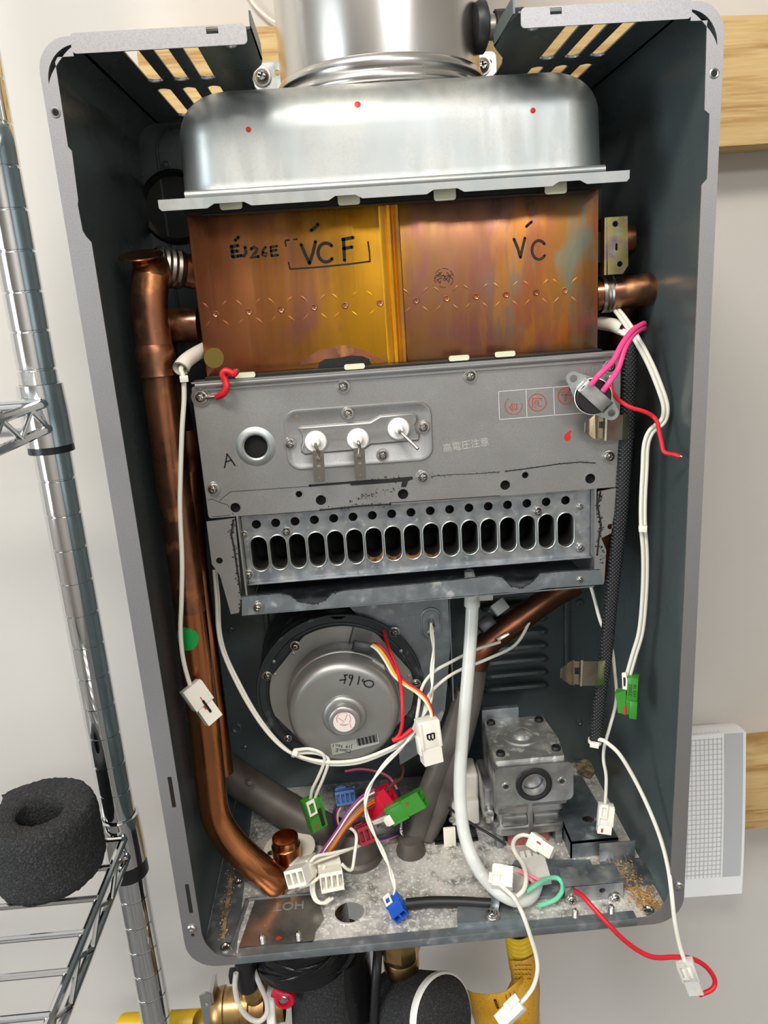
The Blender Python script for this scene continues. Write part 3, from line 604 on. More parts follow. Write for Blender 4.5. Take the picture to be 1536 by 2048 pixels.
# rolled top lip with tabs
b = MB(); b.tube([W(46, 181, 55.5), W(318, 180, 55.5)], 2.3, 10, False, flat=.8); b.box(44, 318, 178.6, 179.6, 53.5, 70); b.prism([(50, 179), (316, 178), (316, 184), (50, 184.5)], 55.6, 56.4); b.build('top_lip', K['steel'], brn)
b = MB(); b.box(52, 307, 176.4, 179, 58, 67, .4); b.build('seal_strip', K['gasket'], brn)
for u, v in ((490, 750), (709, 733), (918, 716), (1010, 708)):
    b = MB(); x, y = q(u, v, 57); b.prism(rrect(x - 6.5, x + 6.5, y - 1.7, y + 1.7, 1.2, 3), 56.4, 57.4); b.build('mica_tab', K['mica'], brn)
for u, v in ((402, 794), (686, 773), (940, 752), (427, 977), (845, 953), (1217, 912), (1219, 733)): screw(brn, P(u, v, BD - .6))
# igniter plate: rounded plate, raised pad, three electrodes
E = [q(*p, BD) for p in ((566, 822), (864, 798), (864, 918), (576, 942))]
ex0, ex1, ey0, ey1 = (E[0][0] + E[3][0]) / 2, (E[1][0] + E[2][0]) / 2, (E[0][1] + E[1][1]) / 2, (E[2][1] + E[3][1]) / 2
plate = thing('igniter_plate', W((ex0 + ex1) / 2, ey1, BD), 'rounded steel igniter plate with three white ceramic electrodes on the burner box', 'igniter plate')
b = MB()
def ring(x0, x1, y0, y1, r, d): return [W(x, y, d) for x, y in rrect(x0, x1, y0, y1, r, 6)]
b.loft([ring(ex0, ex1, ey0, ey1, 9, BD - .52), ring(ex0, ex1, ey0, ey1, 9, BD - 1.3), ring(ex0 + .5, ex1 - .5, ey0 + .5, ey1 - .5, 8.6, BD - 1.8), ring(ex0 + 2, ex1 - 2, ey0 + 2, ey1 - 2, 7.4, BD - 1.8), ring(ex0 + 2.6, ex1 - 2.6, ey0 + 2.6, ey1 - 2.6, 7, BD - 1.4)]); b.build('plate', K['steel'], plate)
pad = [(597, 856), (604, 852), (740, 842), (760, 830), (822, 824), (832, 830), (834, 838), (828, 848), (832, 862), (839, 868), (836, 880), (742, 888), (728, 898), (610, 908), (603, 902), (602, 892), (606, 882), (605, 868)]
pc = [q(u, v, BD) for u, v in pad]
def inset(poly, k):
    cx = sum(p[0] for p in poly) / len(poly); cy = sum(p[1] for p in poly) / len(poly); o = []
    n = len(poly)
    for i in range(n):
        a, c, e_ = Vector(poly[i - 1]), Vector(poly[i]), Vector(poly[(i + 1) % n]); t = (e_ - a).normalized(); o.append((c.x - t.y * k, c.y + t.x * k))
    return o
sub = pc[::-1] if sum(pc[i - 1][0] * pc[i][1] - pc[i][0] * pc[i - 1][1] for i in range(len(pc))) < 0 else pc
b = MB(); b.loft([[W(x, y, d) for x, y in inset(sub, k)] for k, d in ((-.5, BD - 1.3), (0, BD - 2.2), (.5, BD - 2.9), (1.1, BD - 3.2), (1.7, BD - 3.1))]); b.build('raised_pad', K['steel'], plate)
b = MB(); b.lathe([(1.4, 0), (1.4, .2), (.01, .2)], P(594, 834, BD - 1.5), (0, -1, 0), 12); b.build('rivet_head', K['clipbrass'], plate)
for i, (u, v, p1) in enumerate(((632, 883, ((637, 905), (636, 915))), (716, 878, ((719, 893), (718, 910))), (797, 857, ((805, 868), (836, 898))))):
    o = P(u, v, BD - 3)
    b = MB(); b.lathe([(.01, -.5), (7, -.5), (7.1, 1.6), (6.4, 2.6), (4.6, 2.9), (3.4, 4), (3, 7), (2.2, 8), (.01, 8.2)], o, (0, -1, .05), 24); el = b.build('electrode', K['ceramic'], plate)
    tip = o + Vector((0, -.0095, 0))
    b = MB(); b.tube([o + Vector((0, -.007, 0)), o + Vector((0, -.0115, -.0005)), P(*p1[0], BD - 14), P(*p1[1], BD - 13.5 if i < 2 else BD - 22)], 1. if i < 2 else 1.1, 8, True, 3); b.build('pin', K['terminal'], el)
    if i < 2:
        ut, vt = p1[1]; M = frame(P(ut, vt - 14, BD - 14), P(ut + 3, vt + 44, BD - 13))
        b = MB(); b.prism(rrect(-3.6, 3.6, 0, 21, .6, 2), -.4, .4, holes=[circ(0, 5.4, 1.1, 10), rrect(-1.1, 1.1, 9.5, 11.3, .4, 2), circ(0, 17.6, .7, 8)], ax='xdy', M=M); b.lathe([(1.9, 0), (1.6, .8), (.01, 1)], M @ Vector((0, .4, 5.4)), M.to_3x3() @ Vector((0, 1, 0)), 12); b.build('spade_terminal', K['terminal'], el)
for u, v in ((695, 827), (846, 854), (580, 887), (765, 909)): screw(plate, P(u, v, BD - 1.9), s=.92)
# print on the front panel
strokes([[(449, 935), (452, 921), (454, 908)], [(454, 908), (460, 916), (470, 931)], [(452, 924), (463, 920)]], BD - .5, .95, K['ink'], brn)
bx = lambda *p: [q(u, v, BD) for u, v in p]
strokes([[(997, 783), (1140, 772)], [(999, 839), (1165, 826)], [(997, 783), (999, 839)], [(1052, 779), (1054, 834)], [(1107, 774), (1109, 830)]], BD - .5, .4, K['whiteline'], brn, 'printed_grid')
strokes([arcp(1027, 812, 17, 17, a, a + 100, 10) for a in (-20, 95)] + [arcp(1027, 812, 17, 17, 195, 235, 8)], BD - .5, .42, K['redink'], brn, 'inspection_stamp')
text('合', face_frame(1028, 814, BD - .62, PI / 2), 6.2, K['redink'], 'stamp_lettering', brn, .03)
strokes([arcp(1075, 805, 17.5, 17, 0, 360, 30)], BD - .5, .55, K['redink'], brn, 'inspection_stamp')
text('河', face_frame(1075, 805, BD - .62, PI / 2), 7.4, K['redink'], 'stamp_lettering', brn, .03)
strokes([arcp(1132, 792, 15.5, 16, -60, 300, 26)], BD - .5, .75, K['redink'], brn, 'inspection_stamp')
strokes([[(1130, 802), (1133, 788), (1140, 780)], [(1124, 790), (1142, 790)]], BD - .5, .7, K['redink'], brn, 'inspection_stamp')
blob(((1129, 870), (1134, 865), (1141, 860), (1143, 863), (1140, 868), (1142, 875), (1139, 881), (1132, 882), (1128, 877)), BD - .5, .15).build('red_paint_dot', K['redpaint'], brn)
text('高電圧注意', face_frame(932, 891, BD - .5, .08), 6.2, K['relief_hi'], 'embossed_lettering', brn, .25)
text('USUY', face_frame(1179, 740, BD - .5, .06), 4.6, K['alum'], 'embossed_lettering', brn, .2)
# sealant lines on the panel
seal = [[(440, 1002), (450, 992), (462, 983), (480, 982), (560, 976), (620, 972)], [(620, 972), (680, 967), (740, 962), (815, 958)], [(862, 953), (900, 950), (960, 947), (1000, 944)], [(1010, 943), (1060, 936), (1120, 928), (1160, 924), (1190, 926)], [(416, 1000), (425, 998), (440, 1006), (455, 1010), (466, 1028)], [(424, 1033), (460, 1030)], [(470, 1033), (560, 1027), (640, 1021)], [(640, 1021), (720, 1012), (780, 1008)], [(780, 1006), (880, 1000), (1000, 992)]]
for i, l in enumerate(seal):
    strokes([[(u + random.uniform(-1, 1), v + random.uniform(-.8, .8)) for u, v in l]], BD - .5, (.35, 1.6, .4, .7, .35, .35, .4, 1.2, .5)[i], K['soot'], brn, 'black_sealant')
blob(((700, 966), (740, 962), (800, 955), (824, 953), (826, 958), (816, 962), (812, 974), (802, 974), (804, 963), (760, 967), (702, 971)), BD - .5, .3).build('black_sealant', K['soot'], brn)
def grit(lines, d, n, r0, r1, parent, jit=2.2):
    b = MB()
    for l in lines:
        for _ in range(n):
            t = random.random() * (len(l) - 1); k = int(t); f = t - k; u = l[k][0] + (l[k + 1][0] - l[k][0]) * f + random.gauss(0, jit); v = l[k][1] + (l[k + 1][1] - l[k][1]) * f + random.gauss(0, jit)
            o = P(u, v, d - .16); r = random.uniform(r0, r1) * .001
            b.raw([o + Vector((math.cos(a) * r * random.uniform(.5, 1.4), 0, math.sin(a) * r * random.uniform(.4, 1))) for a in [2 * PI * i / 6 for i in range(6)]], [tuple(range(6))])
    return b.build('sealant_grit', K['soot'], parent, kind='stuff', flat=True)
grit(seal[1:4], BD - .5, 60, .12, .4, brn); grit([seal[7], [(700, 966), (820, 956)], [(700, 1000), (800, 975)]], BD - .5, 70, .15, .6, brn, 3)
# cheeks beside the burner openings
b = MB(); g = [q(*p, 57) for p in ((413, 1043), (470, 1036), (484, 1190), (478, 1225), (462, 1228), (440, 1150), (424, 1128))]; b.prism(g, 56.5, 57.6, holes=[circ(*q(439, 1121, 57), 2.3, 12)]); b.build('side_cheek', K['steel'], brn)
b = MB(); g = [q(*p, 57) for p in ((1196, 983), (1236, 975), (1222, 1066), (1202, 1076), (1212, 1100), (1208, 1165), (1186, 1168))]; b.prism(g, 56.5, 57.6, holes=[circ(*q(1220, 1053, 57), 2., 12)]); b.build('side_cheek', K['steel'], brn)
for s, l in ((0, ((466, 1040), (462, 1070), (470, 1100), (476, 1150), (482, 1190))), (1, ((1200, 985), (1196, 1010), (1203, 1050), (1198, 1080), (1196, 1110)))):
    strokes([[(u + random.uniform(-2, 2), v) for u, v in l]], 56.5, 1.3, K['soot'], brn, 'black_sealant')
grit([((466, 1040), (462, 1070), (470, 1100), (476, 1150), (482, 1190), (480, 1222)), ((1200, 985), (1196, 1010), (1203, 1050), (1198, 1080), (1206, 1130))], 56.5, 110, .2, .8, brn, 3)
sxl, sxr = q(478, 1060, 58)[0], q(1190, 1030, 58)[0]
for x in (sxl, sxr):
    b = MB(); b.box(x - .6, x + .6, 268, 337, 57, 170); b.build('side_wall', K['steel'], brn)
# burner face plate with 17 oval openings and 17 round air holes
MD = 66
h0, h1 = (519, 1104), (1131, 1063)
ov = [q(h0[0] + (h1[0] - h0[0]) * i / 16, h0[1] + (h1[1] - h0[1]) * i / 16, MD) for i in range(17)]
rd = [q(512 + (1131 - 512) * i / 16, 1043 + (993 - 1043) * i / 16, MD) for i in range(17)]
oy = sum(p[1] for p in ov) / 17; ry = sum(p[1] for p in rd) / 17
ry += 2.4
yt2, yb2 = 266, q(800, 1142, MD)[1]
def oval(x, y, w, h, n=8): return [(x + w * math.cos(a), y - (h - w) + w * math.sin(a)) for a in [PI + PI * k / n for k in range(n + 1)]] + [(x + w * math.cos(a), y + (h - w) + w * math.sin(a)) for a in [PI * k / n for k in range(n + 1)]]
ovh = (q(540, 1136, MD)[1] - q(537, 1068, MD)[1]) / 2
print('oval', oy, ry, ovh, yb2, sxl, sxr, [round(ov[i + 1][0] - ov[i][0], 2) for i in (0, 8)])
fp = thing('burner_face_plate', W(180, yb2, MD), 'galvanized plate with a row of seventeen oval holes across the burner', 'burner plate')
b = MB(); b.prism([(sxl + 1, yt2), (sxr - 1, yt2), (sxr - 1, yb2), (sxl + 1, yb2)], MD, MD + 1.2, holes=[oval(p[0], oy, 5.6, ovh) for p in ov] + [circ(p[0], ry, 3.1, 14) for p in rd]); b.build('plate', K['galv'], fp)
b = MB(); b.box(sxl + 1, sxr - 1, yb2 - 1, yb2, MD - 5, MD + 1.2, .3); b.build('folded_edge', K['galv'], fp)
me_ = None
for i, p in enumerate(ov):
    if me_ is None:
        b = MB(); b.loft([[W(x, y, d) for x, y in oval(p[0], oy, w, ovh + w - 5.6)] for w, d in ((6.6, MD), (6.4, MD - .7), (6.0, MD - 1), (5.6, MD - .7), (5.5, MD + 3), (5., MD + 26))], False, True); r0 = b.build('oval_rim', [K['alum'], K['black']], fp); me_ = r0
        for f in r0.data.polygons:
            if (r0.data.vertices[f.vertices[0]].co.y + parent_loc(fp).y) > (MD + 2.9) * .001 and len(f.vertices) > 4 or min(r0.data.vertices[k].co.y for k in f.vertices) + parent_loc(fp).y > (MD + 2.5) * .001: f.material_index = 1
        px0 = p[0]
    else:
        c = r0.copy(); COL.objects.link(c); c.parent = fp; c.location = Vector(((p[0] - px0) * .001, 0, 0))
b = MB(); b.box(sxl + 2, sxr - 2, yt2, ry + 5, MD + 6, MD + 7); b.build('hole_shade_sheet', K['black'], fp)  # black sheet paints the shade seen through the air holes
for u, v, s in ((489, 1068, .6), (573, 1062, .85), (1075, 1022, .85), (1160, 1013, .6), (497, 1148, .9), (1160, 1095, .85)): screw(fp, P(u, v, MD - .1), s=s)
for i in (6, 7, 8, 9):
    b = MB(); x = ov[i][0]; a_ = [(x + 5.5 * math.cos(PI * k / 10), oy + ovh - 5.5 + 5.45 * math.sin(PI * k / 10)) for k in range(11)]; b.prism(a_ + [(px_, py_ - 2.2 + (i - 6) * .4) for px_, py_ in a_[::-1]], MD + .6, MD + 2.6); b.build('rust_stain', mat('rust_orange', S(140, 92, 40), .2, .8, var=[(S(60, 46, 34), 300, .42, .6)]), fp)
# drip tray under the burner
LD = 56
tray = thing('drip_tray', W(183, 339, 100), 'wavy-edged galvanized tray under the burner openings, above the fan', 'tray')
top = [(484, 1192), (560, 1186), (580, 1190), (598, 1203), (628, 1208), (650, 1200), (664, 1186), (690, 1180), (900, 1160), (985, 1150), (1005, 1154), (1022, 1172), (1044, 1176), (1066, 1162), (1080, 1146), (1140, 1141), (1200, 1138)]
lipp = [q(u, v, LD) for u, v in top] + [q(1207, 1168, LD), q(1090, 1176, LD), q(1050, 1184, LD), q(1015, 1184, LD), q(660, 1214, LD), q(625, 1219, LD), q(590, 1219, LD), q(484, 1231, LD)]
b = MB(); b.prism(lipp, LD - .6, LD + .6); b.build('wavy_lip', K['galvd'], tray)
b = MB(); b.box(sxl + 1, sxr - 1, 338, 339, LD, 172); b.box(sxl + 1, sxr - 1, 302, 338, 170, 172); b.build('pan', K['galvd'], tray)
for i, seg in enumerate((top[:6], top[5:10], top[9:14], top[13:])): strokes([[(u, v + .8) for u, v in seg]], LD - .6, .5, K['soot'], tray, 'black_sealant')
grit([top[:9], top[8:]], LD - .6, 110, .15, .5, tray, 1.6)
screw(tray, P(516, 1213, LD - .7), s=.9); screw(tray, P(1160, 1159, LD - .4), s=.6)
# ---------------------------------------------------------------- left copper pipes
cp = thing('copper_pipe', P(545, 1770, 60), 'long left copper pipe with a disc on top and a round green sticker', 'pipe')
r1 = 11.3
path = [P(302, 552, 74), P(299, 600, 72), P(303, 650, 71), P(312, 715, 70), P(322, 790, 70), P(337, 900, 70), P(353, 1010, 70), P(367, 1110, 69), P(380, 1220, 68), P(393, 1330, 67), P(408, 1450, 66), P(420, 1560, 65), P(428, 1620, 64), P(442, 1655, 63), P(468, 1690, 62), P(508, 1728, 60), P(532, 1748, 60), P(549, 1764, 61), W(qf(556, 1778)[0] - 1, 564, qf(556, 1778)[1] + 2), W(qf(556, 1778)[0], 569, qf(556, 1778)[1])]
b = MB(); b.tube(path[:9], [r1, r1, r1, r1, r1 * .96, r1 * .95, r1, r1, r1], 28, True, 6); b.build('scorched_pipe', K['copper'], cp)
b = MB(); b.tube(path[8:], r1, 28, True, 6); b.build('bent_pipe', K['copperclean'], cp)
o = path[3]; ax = (path[4] - path[2]).normalized()
b = MB(); b.lathe([(11.3, -12), (12, -10), (12.3, -6), (12.2, 0), (12.6, 5), (13, 7.5), (12.6, 8.2), (11.2, 8)], path[3] + ax * .004, ax, 30); b.build('soldered_collar', K['copper'], cp)
b = MB(); b.tube([P(300, 582, 73), P(302, 556, 76), P(309, 541, 82), P(325, 534, 88), P(345, 536, 92), P(392, 545, 98)], [11.35, 11.7, 11.5, 10.8, 10.8, 10.8], 26); b.build('elbow', K['copper'], cp)
b = MB(); aa = (P(392, 545, 98) - P(325, 534, 88)).normalized(); b.lathe([(11, -14)] + [(12.2 + .7 * (k % 2), -13 + k * 2) for k in range(9)] + [(11, 5)], P(352, 538, 93), aa, 26); b.build('crimped_rings', K['terminal'], cp)
o = P(288, 541, 73)
b = MB(); b.lathe([(6, -3), (5.2, 0), (5.2, 1.5), (6, 3), (6.2, 5), (5, 7), (5, 8.5), (13.4, 8.6), (14, 9.2), (13.4, 9.8), (.01, 9.6)], o, (0, -.3, 1), 30); b.build('disc_cap', K['copperclean'], cp)
# sticker wrapped on the pipe
def wrap(path_a, path_b, v0, v1, r, ang0, ang1, disc=False, n=14):
    ax = (path_b - path_a); L_ = ax.length; ax = ax.normalized(); f = Vector((.14, -.44, 1.55)) - path_a; f = (f - ax * f.dot(ax)).normalized(); s_ = f.cross(ax)
    c = (path_a + path_b) / 2; vs = []; fs = []
    if disc:
        rings = 6; wm = (ang0 + ang1) / 2; vs.append(c + (f * math.cos(wm) + s_ * math.sin(wm)) * r)
        for k in range(1, rings + 1):
            for i in range(24):
                t = 2 * PI * i / 24; h = math.sin(t) * v0 * k / rings * .001; w = (ang0 + ang1) / 2 + math.cos(t) * (ang1 - ang0) / 2 * k / rings
                vs.append(c + ax * h + (f * math.cos(w) + s_ * math.sin(w)) * r)
        for i in range(24): fs.append((0, 1 + i, 1 + (i + 1) % 24))
        for k in range(rings - 1):
            for i in range(24): a = 1 + k * 24 + i; c_ = 1 + k * 24 + (i + 1) % 24; fs.append((a, a + 24, c_ + 24, c_))
    return vs, fs
b = MB(); vs, fs = wrap(P(383, 1245, 68), P(388, 1285, 67.6), 8.6, 0, .01155, -1.2, .32, True); b.raw(vs, fs); b.build('green_sticker', K['sticker'], cp)
c2 = thing('copper_pipe', P(450, 1540, 110), 'thinner dark copper pipe running behind the long left one', 'pipe')
b = MB(); b.tube([P(378, 870, 118), P(384, 1000, 118), P(396, 1150, 117), P(415, 1300, 116), P(432, 1430, 114), P(446, 1545, 112)], 8.6, 16); b.build('pipe', K['copperclean'], c2)
b = MB(); b.tube([P(376, 858, 112), P(378, 900, 112), P(380, 930, 116)], [9.5, 11, 9.5], 16); b.build('dark_joint', K['copperdark'], c2)
b = MB(); b.tube([P(322, 653, 104), P(398, 650, 104)], 11.6, 22, False); b.build('stub', K['copper'], c2)
b = MB(); b.lathe([(11.8, -2), (12.6, -1), (12.6, 2), (11.8, 3)], P(330, 653, 104), (1, 0, 0), 24); b.build('stub_ring', K['copper'], c2)
b = MB(); b.tube([P(322, 653, 104), P(332, 720, 112), P(362, 860, 114)], 9, 14); b.build('drop_pipe', K['copperdark'], c2)
# ---------------------------------------------------------------- grey pipes
g1 = thing('grey_pipe', W(128, 570, 102), 'thick grey-brown pipe slanting down to the floor at the lower left under the fan', 'pipe')
b = MB(); b.tube([P(442, 1530, 158), P(476, 1558, 152), P(560, 1612, 138), P(650, 1662, 122), P(700, 1680, 110), P(718, 1686, 106)], [14.5, 15, 15, 15, 14.5, 13], 24); b.build('pipe', K['pipegrey'], g1)
b = MB(); x, d = qf(716, 1712); b.lathe([(20, 0), (20, 3), (17.5, 5), (17.5, 9), (16, 22), (13, 28), (.01, 30)], W(x, 570.2, d), (0, 0, 1), 32); b.build('floor_collar', K['pipegrey'], g1)
b = MB(); b.lathe([(3.2, 0), (3.2, 1.2), (2.4, 1.6), (1.8, .6), (.01, .6)], P(500, 1566, 131), (0, -.8, .5), 14); b.build('rim_mark', K['pipegrey'], g1)
g2 = thing('gas_supply_pipe', W(163, 570, 96), 'bent pipe, copper above and grey below, crossing behind the clear hose to the floor', 'pipe')
b = MB(); b.tube([P(1150, 1168, 158), P(1100, 1196, 154), P(1040, 1238, 148), P(985, 1278, 142), P(958, 1308, 138), P(948, 1345, 136)], [10, 10, 10.4, 10.2, 10.2, 10.2], 22); b.build('copper_run', K['copperdark'], g2)
b = MB(); b.tube([P(949, 1336, 136), P(940, 1390, 132), P(920, 1470, 126), P(890, 1560, 116), P(864, 1630, 109), P(848, 1672, 105)], [10.4, 10.6, 11, 11.6, 12, 10], 22); b.tube([P(925, 1380, 130), P(905, 1460, 124), P(872, 1550, 114), P(840, 1634, 103), P(826, 1676, 99)], [7, 9, 9.6, 10, 9], 18); b.build('grey_run', K['pipegrey'], g2)
x, d = qf(822, 1702); b = MB(); b.lathe([(12, 0), (12, 2), (10.5, 6), (9, 12), (.01, 13)], W(x, 570.2, d), (0, 0, 1), 24); b.build('crimped_end', K['pipegrey'], g2)
b = MB(); b.lathe([(1.8, 0), (1.8, .5), (.01, .5)], P(829, 1692, 86), (0, -1, .2), 12); b.build('pin_hole', K['black'], g2)
M = frame(P(958, 1258, 132), P(1008, 1218, 140)); b = MB(); b.box(-5, 5, -3, 5, 0, 14, .8, M); b.build('sensor_clamp', K['blackplastic'], g2)
M = frame(P(985, 1228, 134), P(1020, 1202, 138)); b = MB(); b.box(-4, 6, -2, 6, 2, 14, .8, M); b.build('sensor_body', K['label'], g2)
b = MB(); M = frame(P(994, 1280, 130), P(1018, 1266, 132)); b.box(-1.6, 1.6, -1, 1.6, 0, 11, .3, M); b.build('clip_tongue', K['clipbrass'], g2)
# copper stub with white washer on the floor
stb = thing('copper_stub', W(*(lambda t: (t[0], 570, t[1]))(qf(574, 1758))), 'short copper pipe stub in a white washer on the case floor behind the white plugs', 'pipe')
x, d = qf(574, 1758); d += 15
b = MB(); b.lathe([(11.5, 0), (11.5, 20), (11, 20.5), (10.4, 21.5), (10.4, 27), (9.6, 27), (9.6, 3), (.01, 3)], W(x, 570.2, d), (0, 0, 1), 28); b.build('stub', K['copperclean'], stb)
b = MB(); b.prism([(p[0] * 1., p[1]) for p in circ(x + 1, d + 12, 21, 26)], 562.4, 563.6, holes=[circ(x, d, 11.9, 24)] if False else (), ax='xdy'); b.build('washer', K['white'], stb)
b = MB(); x3, d3 = qf(543, 1735); b.lathe([(3, 0), (3, 2), (2, 2.6), (.01, 2.8)], W(x3, 563, d3 + 6), (0, 0, 1), 12); b.build('washer_screw', K['screw'], stb)
# ---------------------------------------------------------------- fan
fan = thing('blower_fan', W(118, 508, 130), 'grey combustion fan with a round motor marked Q165 below the burner tray', 'fan')
FX, FY, FD = 117.2, 435.5, 118
def disc(pts, d0, d1): b = MB(); b.prism(pts, d0, d1); return b
fl = circ(FX, FY, 66, 72)
# notch at the top and small lugs round the edge
fl = [(x + 0, y + (4.2 if abs(math.atan2(y - FY, x - FX) + PI / 2 - 0.03) < .06 else 0)) for x, y in fl]
b = MB(); b.loft([[W(FX + (x - FX) * k, FY + (y - FY) * k, d) for x, y in circ(FX, FY, 66, 72)] for k, d in ((.2, 186), (1.02, 186), (1.04, 178), (1.0, 128))]); b.build('scroll', K['housing'], fan)
b = MB(); b.prism(fl, FD, FD + 1.4); b.build('flange', K['housing'], fan)
b = MB(); b.lathe([(66.2, 0), (67, -1), (66.4, -3), (65, -3), (64.6, 0)], W(FX, FY, FD + 1), (0, 1, 0), 72); b.lathe([(60, .2), (59, -1.4), (57.6, -1.6), (57, 0)], W(FX, FY, FD + .6), (0, 1, 0), 72); b.build('flange_rim', K['housing'], fan)
mp = []
for x, y in circ(118.2, 435.5, 57.2, 90):
    a = math.atan2(y - 435.5, x - 118.2)
    for a0 in (-2.42, -.62, 2.5, .75):
        da = (a - a0 + PI) % (2 * PI) - PI
        lim = 53.2 / max(.2, math.cos(da))
        if abs(da) < .6 and lim < 57.2: x, y = 118.2 + math.cos(a) * lim, 435.5 + math.sin(a) * lim
    mp.append((x, y))
b = MB(); b.prism(mp, FD - 3.4, FD - 2); b.build('motor_plate', K['motor'], fan)
b = MB(); b.tube([P(707, 1253, FD - 4), P(697, 1290, FD - 4)], .5, 6, False); b.tube([P(697, 1290, FD - 4), P(718, 1288, FD - 4)], .5, 6, False); b.build('plate_seam', K['housing'], fan)
MX, MY = 119.8, 435.8
b = MB(); b.lathe([(43.6, 0), (44.2, 1), (44.2, 14), (43.6, 15.4), (42.6, 16), (42.4, 27), (41.6, 31), (39, 33.6), (37, 34.4), (35, 34.7), (27, 34.8), (24, 35.2), (20, 35), (17, 34.8), (16.2, 36.6), (14.6, 37.8), (13, 38), (12.6, 39), (12.2, 43), (11, 44.2), (9, 44.4), (.01, 44.4)], W(MX, MY, FD - 3), (0, -1, 0), 72); b.build('motor_can', K['motor'], fan, ang=50)
b = MB(); b.lathe([(8.2, 0), (8.2, .12), (.01, .14)], W(MX, MY, FD - 47.4), (0, -1, 0), 32); lab = b.build('round_sticker', K['stickerw'], fan)
cx_, cy_ = 687, 1438
strokes([arcp(cx_, cy_, 14, 13, a, a + 70, 8) for a in (-40, 50, 150, 230)] + [[(676, 1436), (688, 1443), (682, 1448), (692, 1450)], [(694, 1430), (690, 1440)], [(700, 1448), (702, 1455)]], FD - 47.6, .5, mat('pale_red_ink', S(216, 130, 126), 0, .6), fan, 'sticker_print')
# barcode label near the lower edge of the motor
lf = FD - 38.2
blob(((661, 1488), (755, 1469), (759, 1487), (665, 1511)), lf + .1, .12).build('barcode_label', K['label'], fan)
b = MB()
for i in range(17):
    t = i / 16; u = 713 + 39 * t; v = 1479 - 8.4 * t
    w_ = .5 + .9 * ((i * 7) % 3) / 2; b.raw([P(u - w_, v - 1, lf - .15), P(u + w_, v - 1.2, lf - .15), P(u + w_ + 3, v + 13, lf - .15), P(u - w_ + 3, v + 13.2, lf - .15)], [(0, 1, 2, 3)])
b.build('barcode', K['ink'], fan, flat=True, kind='stuff')
rot = PI - .19
text('Class:E', face_frame(687, 1501, lf - .2, rot), 4.3, K['ink'], 'label_lettering', fan, .03)
text('J19  No.1', face_frame(684, 1492, lf - .2, rot), 4.0, K['ink'], 'label_lettering', fan, .03)
kq = 43 / 260.                                   # handwriting traced from the enlarged view
def zq(l): return [(660 + x * 260 / 1536, 1220 + y * 260 / 1536) for x, y in l]
strokes([zq([(392, 822), (380, 838), (400, 850), (430, 838), (470, 832), (508, 850), (516, 880), (492, 910), (455, 914), (420, 898), (400, 868), (412, 845)]), zq([(346, 788), (342, 830), (328, 878)]), zq([(268, 785), (250, 815), (228, 800), (232, 770), (262, 768), (268, 800), (248, 850), (232, 890)]), zq([(170, 770), (205, 768)]), zq([(172, 775), (180, 800), (188, 820), (160, 825), (115, 830)]), zq([(180, 820), (168, 868)])], FD - 38.0, .95, K['ink'], fan)
b = MB(); M = frame(P(706, 1290, FD - 19), P(746, 1298, FD - 19)); b.box(-4, 4, -5, 4, 0, 16, .6, M); b.build('lead_exit', K['blackplastic'], fan)
blob(((744, 1318), (768, 1330), (772, 1348), (748, 1332)), FD - 22, .3).build('side_label', K['label'], fan)
for u, v, dd, s in ((591, 1291, FD - 3.6, .95), (535, 1351, FD - .2, .9), (789, 1263, FD - .2, .95), (832, 1366, FD - 3.6, .9), (576, 1476, FD - 3.6, .7)): screw(fan, P(u, v, dd), s=s)
for u, v in ((586, 1307), (550, 1349), (818, 1352), (802, 1302), (548, 1323)):
    b = MB(); b.lathe([(1.4, 0), (1.4, .5), (.9, .8), (.01, .8)], P(u, v, FD - 3.5), (0, -1, 0), 10); b.build('stake_point', K['motor'], fan)
# duct plate to the right of the fan
duct = thing('air_duct', W(172, 470, 125), 'galvanized fan duct plate stamped U287 to the right of the fan', 'air duct')
DD = 121
dp = [q(*p, DD) for p in ((690, 1170), (898, 1170), (900, 1300), (890, 1420), (872, 1470), (850, 1500), (800, 1530), (780, 1300), (700, 1215))]
b = MB(); b.prism(dp, DD, DD + 1.2); b.box(dp[1][0] - 1.2, dp[1][0], 335, 455, DD, 168); b.build('duct_plate', K['galvd'], duct)
b = MB(); x, y = q(862, 1248, DD); b.loft([[W(px, py, d) for px, py in rrect(x - w, x + w, y - w * 1.75, y + w * 1.75, w - .01, 7)] for w, d in ((8.2, DD - .1), (8, DD - 1), (7.2, DD - 1.2), (6.8, DD - .4))]); b.build('pressed_boss', K['galvd'], duct)
screw(duct, P(863, 1266, DD - .6), s=.85)
b = MB(); b.lathe([(2.6, 0), (2.6, 9), (1.8, 10), (1.8, 14), (.01, 14)], P(861, 1243, DD - .5), (0, -1, 0), 14); b.build('electrode_post', K['terminal'], duct)
text('U287', face_frame(813, 1240, DD, .05), 9, K['galvd'], 'embossed_lettering', duct, .35)
# ---------------------------------------------------------------- gas valve
gv = thing('gas_valve', W(262, 571, 100), 'cast aluminium gas valve with a round port and rubber ring on the case floor', 'gas valve')
GD = 74
gx0, gy0 = q(988, 1531, GD); gx1, gy1 = q(1146, 1526, GD); gyb = q(1070, 1604, GD)[1]
gy = (gy0 + gy1) / 2
port = q(1067, 1566, GD)
b = MB(); b.prism(rrect(gx0, gx1, gy, gyb, 5, 5), GD - 1, GD + 5, holes=[circ(port[0], port[1], 8.6, 32)] + [circ(*q(u, v, GD), 2.2, 14) for u, v in ((1012, 1573), (1124, 1562))]); b.build('front_flange', K['cast'], gv)
for u, v in ((1012, 1573), (1124, 1562)):
    b = MB(); b.lathe([(2.1, 5), (2.1, -.6), (3.4, -1), (3.7, .4)], P(u, v, GD - 1), (0, 1, 0), 18); b.build('bolt_boss', K['cast'], gv)
